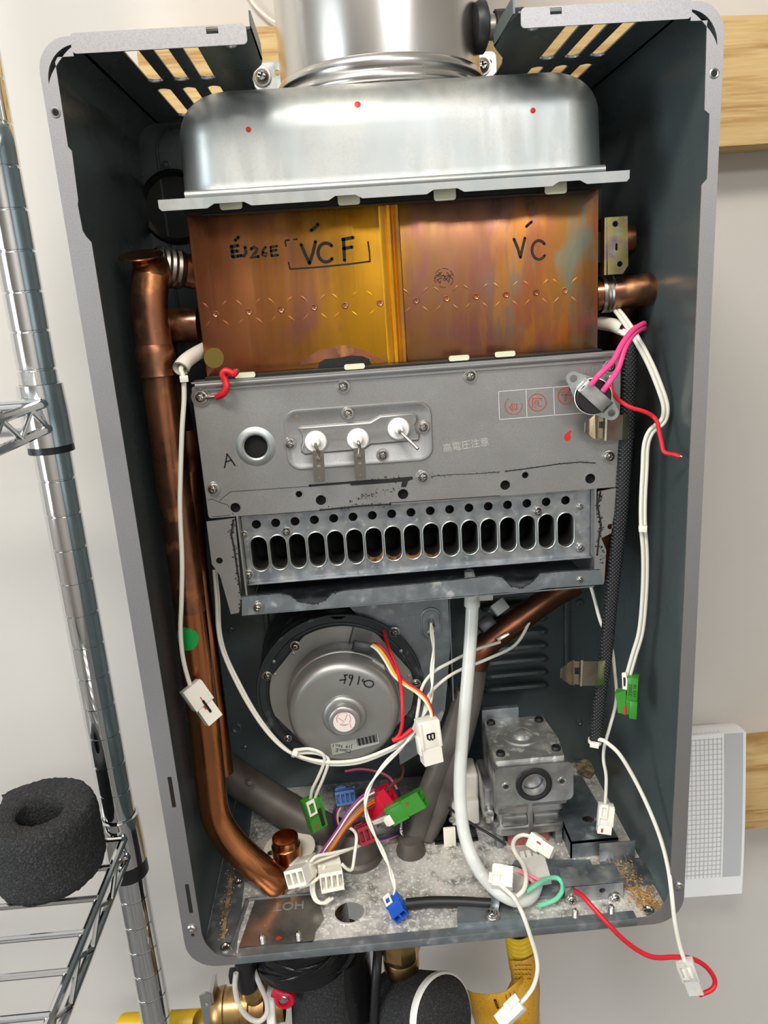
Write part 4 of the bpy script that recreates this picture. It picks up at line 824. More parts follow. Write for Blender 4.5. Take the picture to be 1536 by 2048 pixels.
b = MB(); b.lathe([(9.6, 0), (9.8, -1.6), (12, -2.4), (14, -1.8), (14.2, 0)], W(port[0], port[1], GD - 1), (0, 1, 0), 40); b.build('rubber_ring', K['rubber'], gv)
b = MB(); b.lathe([(8.3, 5), (8.2, 22), (5, 22), (4.8, 34), (.01, 34)], W(port[0], port[1], GD - 1), (0, 1, 0), 36); b.build('port_bore', K['housing'], gv)  # dark material paints the shade deep in the cast port
b = MB(); b.lathe([(9.4, -1.6), (8.6, -1.6), (8.4, 4), (8.3, 6)], W(port[0], port[1], GD - 1), (0, 1, 0), 36); b.build('port', K['cast'], gv)
cov = [qy(u, v, gy) for u, v in ((967, 1443), (1084, 1436), (1116, 1480), (1128, 1516), (992, 1528), (978, 1490))]
cd1 = min(cov[0][1], 150)
print('valve', gx0, gx1, gy, gyb, cov, port)
bk = qy(1020, 1440, gy)[1]
b = MB(); b.box(gx0 + 1, gx1 - 3, gy + 1, gyb + 8, GD + 5, bk, 1.5); b.build('body', K['cast'], gv)
b = MB(); b.prism([(x, min(d, bk)) for x, d in cov], gy - 2.4, gy + 1, ax='xdy'); cvr = b.build('top_cover', K['castwhite'], gv)
cc = (sum(p[0] for p in cov) / 6, sum(p[1] for p in cov) / 6)
b = MB(); b.lathe([(15, 0), (14.4, 1.2), (10, 1.6), (9, 1), (8.4, 1.4), (7, 3), (4, 4.4), (.01, 5)], W(cc[0], gy - 2.4, cc[1] + 3), (0, 0, 1), 32); b.build('cover_dome', K['castwhite'], gv)
for u, v in ((1001, 1508), (1112, 1497), (982, 1446), (1078, 1440)):
    x, d = qy(u, v, gy - 3); b = MB(); b.lathe([(3.6, 0), (3.6, 2), (2.9, 3), (1.8, 3), (1.6, 1.4), (.01, 1.4)], W(x, gy - 2.4, min(d, bk - 2)), (0, 0, 1), 16); b.build('cover_screw', K['rubber'], gv)
b = MB(); b.loft([[W(x, y, d) for x, d in rrect(gx0 + a, gx1 - 4 - a, GD + 6 + a, bk - 2, 4, 4)] for y, a in ((gyb + 2, 2), (gyb + 14, 1), (gyb + 16, 3), (gyb + 26, 4), (gyb + 28, 1), (gyb + 33, 1), (gyb + 36, 3))]); b.build('lower_body', K['cast'], gv)
for k in (0, 1):
    b = MB(); xm_ = (gx0 + gx1 - 4) / 2 - 22 + k * 25
    b.box(xm_, xm_ + 20, gyb + 17, gyb + 26, GD + 7, GD + 9.6, 1.4); b.build('ribbed_panel', K['cast'], gv)
b = MB(); xm_ = (gx0 + gx1 - 4) / 2; b.box(xm_ - 2, xm_ + 2, gyb, gyb + 34, GD + 4, GD + 12, .8); b.build('web', K['cast'], gv)
b = MB(); b.lathe([(17, 0), (17, 8), (15, 9), (.01, 9)], W((gx0 + gx1) / 2 - 2, gyb + 46, GD + 22), (0, -1, .3), 28); b.build('solenoid', K['pinkp'], gv)
for sx_ in (-1, 1):
    b = MB(); x = (gx0 + gx1) / 2 - 2 + sx_ * 24; b.box(x - 3, x + 3, gyb + 34, 570.4, GD + 10, bk - 8, 1); b.build('foot', K['galvd'], gv)
b = MB(); b.box(gx0 - 6, gx0 + 2, gyb - 4, gyb + 30, GD + 16, bk - 6, 3); b.lathe([(4, 0), (4, 5), (2.4, 6), (.01, 6)], W(gx0 - 3, gyb + 16, GD + 16), (0, -1, 0), 14); b.build('side_port', K['cast'], gv)
b = MB(); b.box(gx0 + 2, gx0 + 34, gy - 12, gy + 4, bk - 1, bk + 5, 1); b.build('rear_bracket', K['galvd'], gv)
# white servo box in a dark holder, left of the valve
sv = thing('servo_box', W(*(lambda t: (t[0], 571, t[1]))(qf(905, 1735))), 'cream plastic servo box in a dark holder between the grey pipe and the gas valve', 'control box')
x0, y0 = q(898, 1542, 122); x1 = q(952, 1542, 122)[0]
b = MB(); b.box(x0 + 2, x1 + 1, y0 + 1, 568, 116, 142, 3, seg=3); b.box(x0 - 1, x1, y0 + 22, 566, 110, 126, 2); b.build('body', K['white'], sv)
b = MB(); xa, ya = q(904, 1640, 109); b.lathe([(2.6, 0), (2.6, 1.4), (1.8, 1.8), (1.4, .6), (.01, .6)], W(xa, ya, 110.2), (0, -1, 0), 14); b.build('clip_button', K['label'], sv)
b = MB(); xa, ya = q(868, 1668, 100); xb, yb_ = q(960, 1738, 92)
b.box(xa, xb, ya + 4, 570.4, 95, 97, .4); b.box(xa, xb, ya + 4, ya + 5.5, 95, 128, .4)
for k in range(3): b.box(xa, xb, ya + 9 + k * 7, ya + 10 + k * 7, 94, 97)
b.build('holder', K['gasket'], sv)
b = MB(); xa, ya = q(886, 1655, 94); b.box(xa, xa + 10, ya, ya + 20, 92.5, 94.6, .6); b.build('latch', K['white'], sv)
# ---------------------------------------------------------------- wires and plugs
def pts3(l, d0, d1=None):
    d1 = d0 if d1 is None else d1; n = len(l); o = []
    for i, p in enumerate(l):
        if len(p) > 3: x, d = qy(p[0], p[1], 570 - p[3]); o.append(W(x, 570 - p[3], d)); continue          # resting h mm above the case floor
        d = p[2] if len(p) > 2 else d0 + (d1 - d0) * i / max(1, n - 1); o.append(P(p[0], p[1], d))
    return o
def wire(l, d0, d1, r, m, parent, name='wire', seg=9, flat=1., twin=0., sub=6):
    p = pts3(l, d0, d1)
    if twin:
        for s in (-1, 1):
            b = MB(); sp = spline(p, 5); qn = []
            for i, x in enumerate(sp):
                t = (sp[min(i + 1, len(sp) - 1)] - sp[max(i - 1, 0)]).normalized(); n = t.cross(Vector((0, 1, 0))).normalized()
                k = math.sin(i * .33) if twin > 2 else 1
                qn.append(x + n * s * k * .001 * r * 1.02 + Vector((0, 1, 0)) * s * .001 * r * (math.cos(i * .33) if twin > 2 else .12))
            b.tube(qn, r, seg, False); b.build(name, m, parent)
        return
    b = MB(); b.tube(p, r, seg, True, sub, flat); return b.build(name, m, parent)
def lead(name, at, label, cat='wire', group=None): return thing(name, at, label, cat, group)
def plug(parent, p0, p1, w, t, m, n=2, latch=None, roll=0., step=.5, taper=.82, name='plug', mark=None, face=None):
    M = frame(p0, p1, roll, face); L = (Vector(p1) - Vector(p0)).length * 1000; c1 = L * step
    b = MB(); b.box(-w / 2, w / 2, -t / 2, t / 2, 0, c1, min(.8, w * .07), M)
    w2, t2 = w * taper / 2, t * taper / 2; hs = []
    cw = 2 * w2 / n
    for i in range(n): x = -w2 + cw * (i + .5); hs.append([(x - cw * .34, -t2 * .62), (x + cw * .34, -t2 * .62), (x + cw * .34, t2 * .62), (x - cw * .34, t2 * .62)])
    b.prism([(-w2, -t2), (w2, -t2), (w2, t2), (-w2, t2)], c1 - .3, L, holes=hs, ax='xyd', M=M)
    b.box(-w2 + .1, w2 - .1, -t2 + .1, t2 - .1, c1 - .5, L - max(2.5, (L - c1) * .6), 0, M)
    b.box(-w * .5, -w * .38, t / 2 - .2, t / 2 + .7, 1, c1, .2, M); b.box(w * .38, w * .5, t / 2 - .2, t / 2 + .7, 1, c1, .2, M)
    o = b.build(name, m, parent)
    if latch:
        b = MB(); lw = w * .24; ce = L * .42; b.prism([(-w * .44, -1.5), (-w * .44 + 2 * lw, -1.5), (-w * .44 + 2 * lw, ce), (-w * .44, ce)], t / 2 + .5, t / 2 + 1.5, holes=[[(-w * .44 + 1.3, 1), (-w * .44 + 2 * lw - 1.3, 1), (-w * .44 + 2 * lw - 1.3, ce - 1.4), (-w * .44 + 1.3, ce - 1.4)]], ax='xdy', M=M); b.box(-w * .44, -w * .44 + 2 * lw, t / 2 - .2, t / 2 + .7, -.6, .8, .2, M); b.build('latch', latch, o)
    if mark:
        b = MB(); x0, c0, c9 = mark[1:4]; b.box(x0 - .7, x0 + .7, t / 2 - .05, t / 2 + .12, c0, c9, 0, M); b.build('ink_mark', mark[0], o)
    return o
def tie(parent, p, ax, r, m=None, head=2.6):
    ax = Vector(ax).normalized(); p = Vector(p)
    b = MB(); b.lathe([(r, -1.3), (r + .7, -1.2), (r + .7, 1.2), (r, 1.3)], p, ax, 16)
    f = Vector((.14, -.44, 1.55)) - p; f = (f - ax * f.dot(ax)).normalized(); h = p + f * r * .001
    M = frame(h - ax * .002, h + ax * .002); b.box(-head, head, -.5, 2.4, 0, 4, .4, M); return b.build('cable_tie', m or K['white'], parent)
WW = K['whitewire']
# 1 fuse lead at the left
t = lead('fuse_lead', P(385, 1372, 46), 'white lead with a long white plug hanging over the left copper pipe')
b = MB(); b.tube(pts3([(425, 690, 96), (395, 706, 74), (372, 722, 58), (361, 738, 50)], 0), [4.4, 4.6, 4.8, 5.1], 16, True, 6, 1, False); b.tube(pts3([(425, 690, 96), (395, 706, 74), (372, 722, 58), (361, 738, 50)], 0), [3.6, 3.8, 4, 4.3], 16, True, 6, 1, False); b.build('sheath', K['white'], t)
wire([(372, 722, 58), (362, 738, 50), (367, 757, 48), (368, 800, 48), (364, 860, 48), (361, 950, 48), (360, 1020, 48), (364, 1120, 48), (363, 1200, 47), (361, 1260, 47), (365, 1310, 46), (374, 1350, 46), (383, 1378, 46)], 48, None, 1.55, WW, t)
tie(t, P(368, 757, 48), (0, 0, 1), 1.6)
pg = plug(t, P(379, 1371, 45), P(428, 1440, 43), 15, 9, K['white'], 2, None, -.25, .55, .8)
M = frame(P(379, 1371, 45), P(428, 1440, 43), -.25)
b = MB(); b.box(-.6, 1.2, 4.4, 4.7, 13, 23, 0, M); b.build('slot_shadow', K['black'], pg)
b = MB(); b.box(-1.8, -.6, 4.45, 4.75, 16.5, 19, 0, M); b.box(-.2, .5, 4.45, 4.75, 10, 13, 0, M); b.build('red_mark', K['redpaint'], pg)
# 2 white pair on the right with a green plug
t = lead('sensor_lead', P(1258, 1350, 52), 'pair of off-white wires down the right side ending in a hanging green plug')
wire([(1228, 614, 88), (1246, 636, 74), (1272, 676, 60), (1300, 728, 50), (1322, 782, 44), (1331, 815, 42), (1326, 842, 42), (1303, 862, 42), (1292, 890, 42), (1289, 940, 42), (1286, 1000, 42), (1286, 1052, 42), (1290, 1110, 44), (1289, 1180, 46), (1282, 1260, 48), (1268, 1310, 50), (1256, 1352, 52)], 50, None, 1.35, WW, t, twin=1)
tie(t, P(1286, 1055, 42), (0, 0, 1), 2.2)
M = frame(P(1258, 1350, 51), P(1254, 1434, 49), .1)
b = MB(); b.box(-.5, 7, -5, 5, 0, 17, .6, M); b.box(-6, 6.5, -4, 4.4, 14, 26, .6, M); b.box(1.8, 7.2, -5, 5.4, 17.5, 31, .6, M); b.box(-5, 2.2, -4, 4, 24, 29, .6, M); gp = b.build('plug', K['green'], t)
b = MB(); b.loft([[M @ Vector(p) for p in r_] for r_ in ([(-8.6, -3, 13.5), (-1, -3, 10), (-1, 5, 10), (-8.6, 5, 13.5)], [(-7, -3, 20), (-1, -3, 16), (-1, 5, 16), (-7, 5, 20)], [(-6, -3, 28), (-1, -3, 28), (-1, 5, 28), (-6, 5, 28)])]); b.build('side_housing', K['green'], gp)
b = MB(); b.prism([(-4.6, -2), (-2, -3), (-.4, 3), (-.4, 10), (-3.6, 10)], 2.2, 3.6, holes=[[(-3.6, 1), (-2, .6), (-1.6, 3), (-1.6, 8), (-3, 8)]], ax='xdy', M=M); b.build('latch', K['white'], gp)
kk = Matrix(((0, 1, 0, 4.9), (0, 0, 1, 5.05), (1, 0, 0, 9), (0, 0, 0, 1)))
text('AL GH', M @ kk, 3.3, K['ink'], 'plug_lettering', gp, .03)
kk[0][3] = 1.7; text('Z000Z', M @ kk, 3.3, K['ink'], 'plug_lettering', gp, .03)
b = MB(); b.box(-2.2, -.4, 3.9, 5.2, 22, 28.6, 0, M); b.build('red_mark', K['redpaint'], gp)
# 3 braided sleeve with two spring clips
t = lead('braided_sleeve', P(1196, 1470, 58), 'black braided cable sleeve running down the right side of the burner box', 'cable sleeve')
wire([(1262, 672, 66), (1259, 740, 60), (1255, 830, 58), (1249, 920, 57), (1241, 1030, 57), (1230, 1130, 58), (1220, 1220, 58), (1210, 1320, 58), (1199, 1400, 58), (1192, 1478, 58)], 58, None, 4.7, K['braid'], t, 'sleeve', 20)
tie(t, P(1190, 1482, 57), (.1, 0, 1), 4.4, None, 3.2)
wire([(1190, 1478, 57), (1204, 1480, 52), (1216, 1487, 48), (1240, 1510, 44), (1270, 1560, 40), (1298, 1618, 30), (1322, 1680, 16), (1336, 1735, 4), (1343, 1785, -5), (1349, 1840, -9), (1359, 1890, -10), (1370, 1924, -12)], 0, None, 1.5, WW, t)
cpg = plug(t, P(1368, 1921, -12), P(1392, 1984, -13), 12, 7, K['clear'], 2, K['clear'], .2, .55, .85)
M = frame(P(1368, 1921, -12), P(1392, 1984, -13), .2); b = MB(); b.box(-3, 3, -2, 3.9, 3, 13, .5, M); b.build('inner_terminal', K['white'], cpg)
def plate3(pp, th, name, m, parent):
    v = [P(*p) for p in pp]; n = (v[1] - v[0]).cross(v[2] - v[1]).normalized()
    if n.y > 0: n = -n
    b = MB(); k = len(v); vs = v + [x - n * th * .001 for x in v]
    b.raw(vs, [tuple(range(k)), tuple(range(2 * k - 1, k - 1, -1))] + [(i, i + k, (i + 1) % k + k, (i + 1) % k) for i in range(k)]); return b.build(name, m, parent)
for du, dv, lab, s in ((0, 0, 'upper spring clip of brassy metal on the braided sleeve by the red stamps', 1), (-48, 492, 'lower spring clip of brassy metal on the braided sleeve above the gas valve', .98)):
    c = lead('spring_clip', P(1240 + du, 855 + dv, 50), lab, 'clip', 'spring clips on the braided sleeve')
    A = lambda l: [(1170 + du + (u - 1170) * s, 855 + dv + (v - 855) * s, d) for u, v, d in l]
    for nm, l in (('arrow_end', [(1170, 864, 46), (1171, 845, 46), (1190, 829, 50), (1192, 878, 50), (1188, 878, 49.5)]), ('fold', [(1190, 829, 50), (1196, 828, 46), (1196, 880, 46), (1191, 878, 50)]), ('bridge', [(1196, 830, 48), (1212, 830, 48), (1212, 843, 48), (1196, 843, 48)]), ('bridge', [(1196, 856, 48), (1212, 857, 48), (1211, 878, 48), (1196, 876, 48)]), ('rib', [(1211, 828, 46), (1215, 828, 45), (1213, 881, 45), (1209, 881, 46)]), ('wrap_plate', [(1215, 830, 47), (1246, 830, 49.5), (1244, 880, 49.5), (1213, 880, 47)]), ('wrap_side', [(1246, 830, 49.5), (1270, 826, 56), (1268, 876, 56), (1244, 880, 49.5)])):
        plate3(A(l), .7, nm, K['clipbrass'], c)
# 4 thermostat on pink wires
t = lead('thermostat', P(1190, 795, 40), 'round black thermostat with a steel strap hanging on two pink wires', 'thermostat')
M0 = frame(P(1147, 757, 44), P(1223, 826, 40))
Lm = (P(1223, 826, 40) - P(1147, 757, 44)).length * 1000
# plate with two ears; local a across, c along, b to the viewer
ear = [(4.6 * math.cos(a), 4.6 * math.sin(a)) for a in [PI + PI * k / 8 for k in range(9)]] + [(10, Lm * .36), (10, Lm * .64)] + [(4.6 * math.cos(a), Lm + 4.6 * math.sin(a)) for a in [PI * k / 8 for k in range(9)]] + [(-10, Lm * .64), (-10, Lm * .36)]
b = MB(); b.prism(ear, -.4, .4, holes=[circ(0, 0, 2.4, 14), circ(0, Lm, 2.4, 14)], ax='xdy', M=M0); b.build('mounting_plate', K['alum'], t)
cN = M0.to_3x3().normalized() @ Vector((0, 1, 0)); cM = M0 @ Vector((0, .4, Lm / 2))
b = MB(); b.lathe([(11, 0), (11, 1), (10.4, 1.2), (10.4, 8), (9.8, 8.6), (.01, 8.8)], cM, cN, 32); b.build('body', K['blackplastic'], t)
b = MB(); b.lathe([(11.2, 1.4), (11.7, 1.6), (11.7, 2.8), (11.2, 3)], cM, cN, 32); b.build('rim_ring', K['ceramic'], t)
b = MB(); b.prism([(Lm / 2 - 11.5, .4), (Lm / 2 - 10.6, 8.4), (Lm / 2 - 8.4, 9.6), (Lm / 2 + 3, 10.2), (Lm / 2 + 8.6, 9.6), (Lm / 2 + 11, 8), (Lm / 2 + 11.8, .4), (Lm / 2 + 10.9, .4), (Lm / 2 + 9.6, 7.6), (Lm / 2 - 9.4, 7.6), (Lm / 2 - 10.4, .4)], -3.4, 5.4, ax='ydx' if False else 'xyd', M=M0 @ Matrix(((0, 0, 1, 0), (0, 1, 0, 0), (1, 0, 0, 0), (0, 0, 0, 1)))); b.build('steel_strap', K['zinc'], t)
for dx in (0, 1):
    wire([(1182 + 24 * dx, 770 + 12 * dx, 30), (1200 + 18 * dx, 748 + 18 * dx, 28), (1226 + 10 * dx, 722 + 16 * dx, 32), (1243 + 6 * dx, 690 + 8 * dx, 38), (1262 + 2 * dx, 664 + 8 * dx, 44), (1280, 651 + 8 * dx, 50), (1288, 647 + 9 * dx, 56), (1284, 652 + 4 * dx, 64), (1262, 656 + 2 * dx, 72), (1246, 655, 78)], 0, None, 1.75, K['pink'], t)
b = MB(); b.tube(pts3([(1200, 646, 96), (1225, 650, 86), (1250, 658, 74)], 0), [4.6, 4.6, 4.8], 16, True, 6, 1, False); b.build('sheath', K['white'], t)
tie(t, P(1251, 668, 66), (.3, 0, .6), 4.6, None, 3)
# 5 red earth leads
t = lead('earth_lead', P(1225, 785, 52), 'red braided lead with a bare cut end curling over the white pair at the right', 'wire')
wire([(1221, 752, 54), (1222, 770, 52)], 54, 52, 1.6, K['terminal'], t, 'crimp', 8)
wire([(1222, 770, 52), (1226, 786, 48), (1240, 802, 42), (1262, 815, 38), (1288, 823, 36), (1306, 833, 35), (1315, 846, 32), (1318, 862, 29), (1323, 884, 26), (1327, 902, 24), (1336, 907, 22), (1348, 909, 19), (1361, 913, 16)], 0, None, 1.35, K['red'], t)
wire([(1360, 912.6, 16), (1364, 913.6, 15.5)], 16, 16, .8, K['terminal'], t, 'bare_end', 8)
t = lead('earth_lead', P(420, 795, 52), 'short red lead screwed to the top left corner of the burner panel', 'wire')
wire([(410, 795, 56), (420, 794, 55), (432, 793, 54)], 0, None, 1.3, K['terminal'], t, 'ring_terminal', 8)
b = MB(); b.lathe([(4.6, 0), (6.2, 0), (6.2, .5), (4.6, .5)], P(402, 794, 57), (0, -1, 0), 20); b.build('terminal_ring', K['terminal'], t)
wire([(434, 794, 54), (446, 788, 50), (453, 776, 49), (451, 762, 50), (445, 750, 50), (450, 742, 50), (460, 744, 50), (468, 748, 50), (474, 741, 50)], 0, None, 2.1, K['red'], t)
wire([(473.5, 742, 50), (476, 738, 50)], 0, None, 1.2, K['terminal'], t, 'bare_end', 8)
t = lead('earth_lead', P(1148, 1782, 20), 'long red lead from the floor bracket, looping round the clear plug at the lower right', 'wire')
wire([(1147, 1781, 20), (1162, 1789, 10), (1186, 1815, 0), (1216, 1848, -8), (1248, 1880, -11), (1283, 1905, -12), (1312, 1915, -12), (1348, 1914, -10), (1382, 1917, -8), (1408, 1930, -8), (1424, 1948, -9), (1430, 1966, -10), (1422, 1980, -12), (1398, 1990, -13)], 0, None, 1.7, K['red'], t)
b = MB(); b.tube(pts3([(1135, 1788, 21), (1142, 1783, 20), (1150, 1782, 18)], 0), 1.9, 10); b.build('ring_terminal', K['terminal'], t)
screw(case, P(1143, 1797, 20.6), s=1.05, name='bracket_screw'); screw(case, P(1229, 1796, 20.6), s=1.05, name='bracket_screw')
# 6 thin white wire behind the sleeve with a white plug
t = lead('sensor_lead', P(1212, 1612, 62), 'thin white wire behind the braided sleeve ending in a small white plug', 'wire')
wire([(1180, 1168, 80), (1188, 1195, 76), (1200, 1240, 72), (1214, 1272, 68), (1224, 1300, 66), (1229, 1340, 64), (1233, 1385, 64), (1230, 1415, 64), (1220, 1452, 62), (1209, 1492, 60), (1207, 1520, 60), (1212, 1550, 60), (1212, 1580, 60), (1210, 1612, 60)], 0, None, 1.25, WW, t)
pg = plug(t, P(1213, 1608, 60), P(1207, 1664, 56), 11.5, 8, K['white'], 2, K['white'], -.2, .7, .9, mark=(K['redpaint'], -2, 18, 21))
# 7 white pair sweeping under the fan, with branch to the green plug
t = lead('ignition_harness', P(590, 1508, 84), 'pair of off-white wires sweeping from the left round under the fan motor', 'wire')
wire([(428, 1140, 100), (433, 1200, 98), (436, 1260, 94), (446, 1305, 90), (470, 1360, 86), (500, 1415, 82), (535, 1465, 78), (572, 1500, 75), (610, 1516, 74), (660, 1524, 73), (715, 1520, 73), (765, 1503, 74), (805, 1482, 76), (828, 1455, 80), (836, 1420, 84), (844, 1375, 90), (866, 1345, 96), (900, 1325, 104), (950, 1300, 118), (1000, 1284, 130)], 0, None, 1.3, WW, t)
wire([(431, 1140, 103), (437, 1200, 101), (440, 1262, 97), (452, 1310, 93), (478, 1365, 88), (508, 1420, 84), (542, 1468, 80), (578, 1503, 77), (615, 1520, 76), (662, 1529, 75), (718, 1525, 75), (772, 1505, 76), (815, 1482, 78), (840, 1456, 82), (848, 1424, 86), (858, 1390, 92), (885, 1362, 98), (920, 1340, 106), (975, 1318, 116), (1030, 1290, 130), (1058, 1245, 140), (1062, 1225, 145)], 0, None, 1.3, WW, t)
tie(t, P(588, 1506, 75), (.8, 0, -.4), 2.6, None, 2)
wire([(590, 1500, 74), (620, 1498, 72), (645, 1508, 72), (648, 1525, 73), (636, 1555, 76), (624, 1580, 80), (621, 1600, 84)], 0, None, 1.25, WW, t, 'branch_wire')
wire([(592, 1506, 76), (630, 1506, 74), (655, 1516, 74), (655, 1532, 74), (645, 1560, 77), (634, 1585, 81), (628, 1604, 85)], 0, None, 1.25, WW, t, 'branch_wire')
gp = plug(t, P(620, 1596, 84), P(636, 1654, 82), 14, 10, K['green'], 2, K['white'], -.35, .55, .95, mark=(K['redpaint'], -3, 20, 23))
M = frame(P(620, 1596, 84), P(636, 1654, 82), -.35); b = MB(); b.box(1.6, 4.4, 5, 5.4, 9, 24, 0, M); b.build('black_band', K['blackplastic'], gp)
# 8 fan leads
t = lead('fan_lead', P(862, 1440, 66), 'yellow, red and white fan wires ending in a white plug marked B', 'wire')
for (du, dv), m in (((0, 0), WW), ((5, -2), K['yellow']), ((11, -4), K['redp'])):
    wire([(722 + du, 1296, 104), (738 + du, 1291 + dv, 98), (754 + du, 1300 + dv, 94), (770 + du, 1322 + dv, 92), (786 + du * .8, 1350 + dv, 90), (806 + du * .6, 1368 + dv, 88), (832 + du * .5, 1385 + dv, 84), (850 + du * .4, 1402 + dv, 78), (860 + du * .3, 1420, 72), (864 + du * .4, 1440, 66)], 0, None, 1.0, m, t)
pg = plug(t, P(852, 1437, 66), P(864, 1523, 62), 16, 11, K['white'], 3, None, -.3, .62, .92, mark=None)
M = frame(P(852, 1437, 66), P(864, 1523, 62), -.3)
b = MB(); b.box(7, 9, -4, 4, 2, 22, .4, M); b.box(-9.6, -7.6, -3, 4, 12, 26, .5, M); b.build('locking_rail', K['white'], pg)
b = MB()
def loc(a, c): return M @ Vector((a, 5.75, c))
for l in ([(-2.6, 10), (2.6, 10)], [(-2.6, 10), (-2.4, 13.4), (-1, 14.6), (0, 13), (.2, 10.4)], [(0, 12.6), (1, 15), (2.6, 14), (2.8, 10.4)]): b.ribbon([loc(*p) for p in l], 1.3)
b.build('marker_lettering', K['ink'], pg, flat=True)
t = lead('earth_lead', P(803, 1390, 80), 'red fan earth lead with a thicker folded end in front of the motor', 'wire')
wire([(768, 1262, 116), (771, 1275, 110), (779, 1300, 100), (790, 1328, 94), (799, 1355, 86), (803, 1385, 78), (805, 1420, 72), (804, 1450, 70), (798, 1470, 70), (787, 1480, 70)], 0, None, 1.35, K['red'], t)
wire([(785, 1481, 70), (800, 1476, 70), (812, 1468, 72), (824, 1458, 74)], 0, None, 1.9, K['red'], t, 'thick_end')
# 9 twisted flame-sensor wire to the blue plug
t = lead('sensor_lead', P(866, 1270, 106), 'thin twisted white wire from the duct post down to the dark blue plug', 'wire')
wire([(862, 1246, 107), (864, 1268, 104), (867, 1300, 98), (864, 1340, 90), (864, 1375, 84), (860, 1402, 88), (848, 1430, 82), (830, 1460, 76), (806, 1492, 68), (770, 1528, 62), (742, 1568, 56), (731, 1602, 54), (734, 1632, 52), (748, 1668, 48), (762, 1696, 44), (776, 1728, 40), (784, 1752, 36), (789, 1775, 32), (787, 1800, 0, 8)], 0, None, .85, WW, t, twin=3)
pp_ = pts3([(786, 1797, 0, 8), (801, 1833, 0, 6.5)], 0); plug(t, pp_[0], pp_[1], 12, 9, K['blue'], 2, K['white'], .3, .5, .9)
# 10 loose harness in the middle of the floor
t = lead('control_harness', P(680, 1690, 78), 'multicoloured bundle of control wires with red, blue and green plugs under the fan', 'wire harness')
for i, m in enumerate((K['purple'], WW, K['brown'], K['greywire'], K['orange'], K['orange'], K['brown'])):
    k = i - 3
    wire([(648 + k * 3, 1708 + abs(k), 66), (662 + k * 3, 1690, 67), (684 + k * 3.4, 1658 - k, 71), (706 + k * 3, 1628 + k * 2, 76), (728 + k * 2, 1606 + k * 4, 83), (748, 1594 + k * 5, 90)] + ([(780, 1572, 100), (802, 1556, 112), (806, 1536, 124), (798, 1520, 134)] if m is K['brown'] else []), 0, None, 1.15, m, t)
for i, m in enumerate((K['navy'], K['maroon'], K['pinklt'])):
    wire([(690, 1548 - i * 3, 146), (720, 1544 - i * 3, 144), (750, 1548 - i * 3, 140), (778, 1560 - i * 3, 134), (795, 1580, 124), (798, 1592 + i * 2, 114), (786, 1602 + i * 2, 108)], 0, None, 1.1, m, t)
    wire([(676 + i * 6, 1606, 122), (668 + i * 5, 1622, 118), (667 + i * 4, 1640, 110), (674 + i * 4, 1662, 100)], 0, None, 1.1, (K['navy'], K['maroon'], WW)[i], t)
    wire([(744, 1684 + i, 84), (780, 1672 + i * 2, 96), (800, 1664 + i * 2, 104)], 0, None, .9, m, t)
plug(t, P(693, 1588, 134), P(691, 1596, 120), 17, 12, K['bluelt'], 4, K['bluelt'], .1, .5, .95, face=(0, 0, 1))
plug(t, P(735, 1616, 98), P(782, 1586, 94), 17, 13, K['redp'], 2, None, .3, .7, .9)
gp = plug(t, P(780, 1630, 86), P(846, 1594, 80), 15, 11, K['green'], 2, None, .25, .5, .92, mark=(K['redpaint'], 3, 19, 22))
M = frame(P(780, 1630, 86), P(846, 1594, 80), .25); b = MB(); b.box(-6, 2, 5.4, 6.4, -3, 3, .3, M); b.box(-5, 1, 4, 7, -4, -2.8, .2, M); b.build('white_clip', K['white'], gp)
plug(t, P(726, 1664, 80), P(735, 1670, 68), 14, 14, K['maroon'], 3, K['maroon'], .1, .5, .95, face=(0, 0, 1))
for k in range(3): wire([(776, 1632 + k * 3, 87), (752, 1642 + k * 2, 89), (728, 1650 + k, 90), (705, 1656, 90), (682, 1660, 88)], 0, None, 1.15, WW, t)
b = MB(); o = P(803, 1664, 92); b.tube([P(803, 1642, 92), P(802, 1660, 90), P(806, 1672, 90)], [.8, 1.6, .8], 8); b.build('bare_terminal', K['chrome'], t)
# 11 two white plugs at the bottom left
t = lead('plug_lead', P(615, 1725, 44), 'white plug lying tilted against the copper stub on the case floor', 'wire')
plug(t, P(619, 1727, 60), P(590, 1757, 34), 15.5, 13, K['white'], 3, None, .15, .6, .97, face=(-.2, 0, 1))
wire([(620, 1724, 44), (634, 1712, 48), (665, 1706, 54), (700, 1698, 62), (718, 1692, 70)], 0, None, 1.2, WW, t); wire([(622, 1728, 46), (640, 1720, 50), (690, 1702, 60), (722, 1690, 72)], 0, None, 1.2, WW, t)
t = lead('plug_lead', P(662, 1718, 44), 'upright white four-way plug beside the tilted white plug near the floor hole', 'wire')
plug(t, P(657, 1730, 62), P(664, 1764, 36), 17.5, 15, K['white'], 4, None, 0, .6, .97, face=(0, 0, 1))
wire([(684, 1728, 44), (694, 1738, 44), (704, 1738, 46), (709, 1710, 52), (713, 1675, 60), (706, 1660, 70), (690, 1652, 78)], 0, None, 1.2, WW, t)
wire([(598, 1775, 36), (620, 1768, 38), (640, 1752, 42), (650, 1730, 46)], 0, None, 1.1, WW, t)
for k in (0, 1): wire([(626 + k * 5, 1740, 50), (622 + k * 5, 1775, 42), (630 + k * 4, 1800, 38), (646 + k * 4, 1806, 36), (660 + k * 6, 1796, 40)], 0, None, 1.2, WW, t)
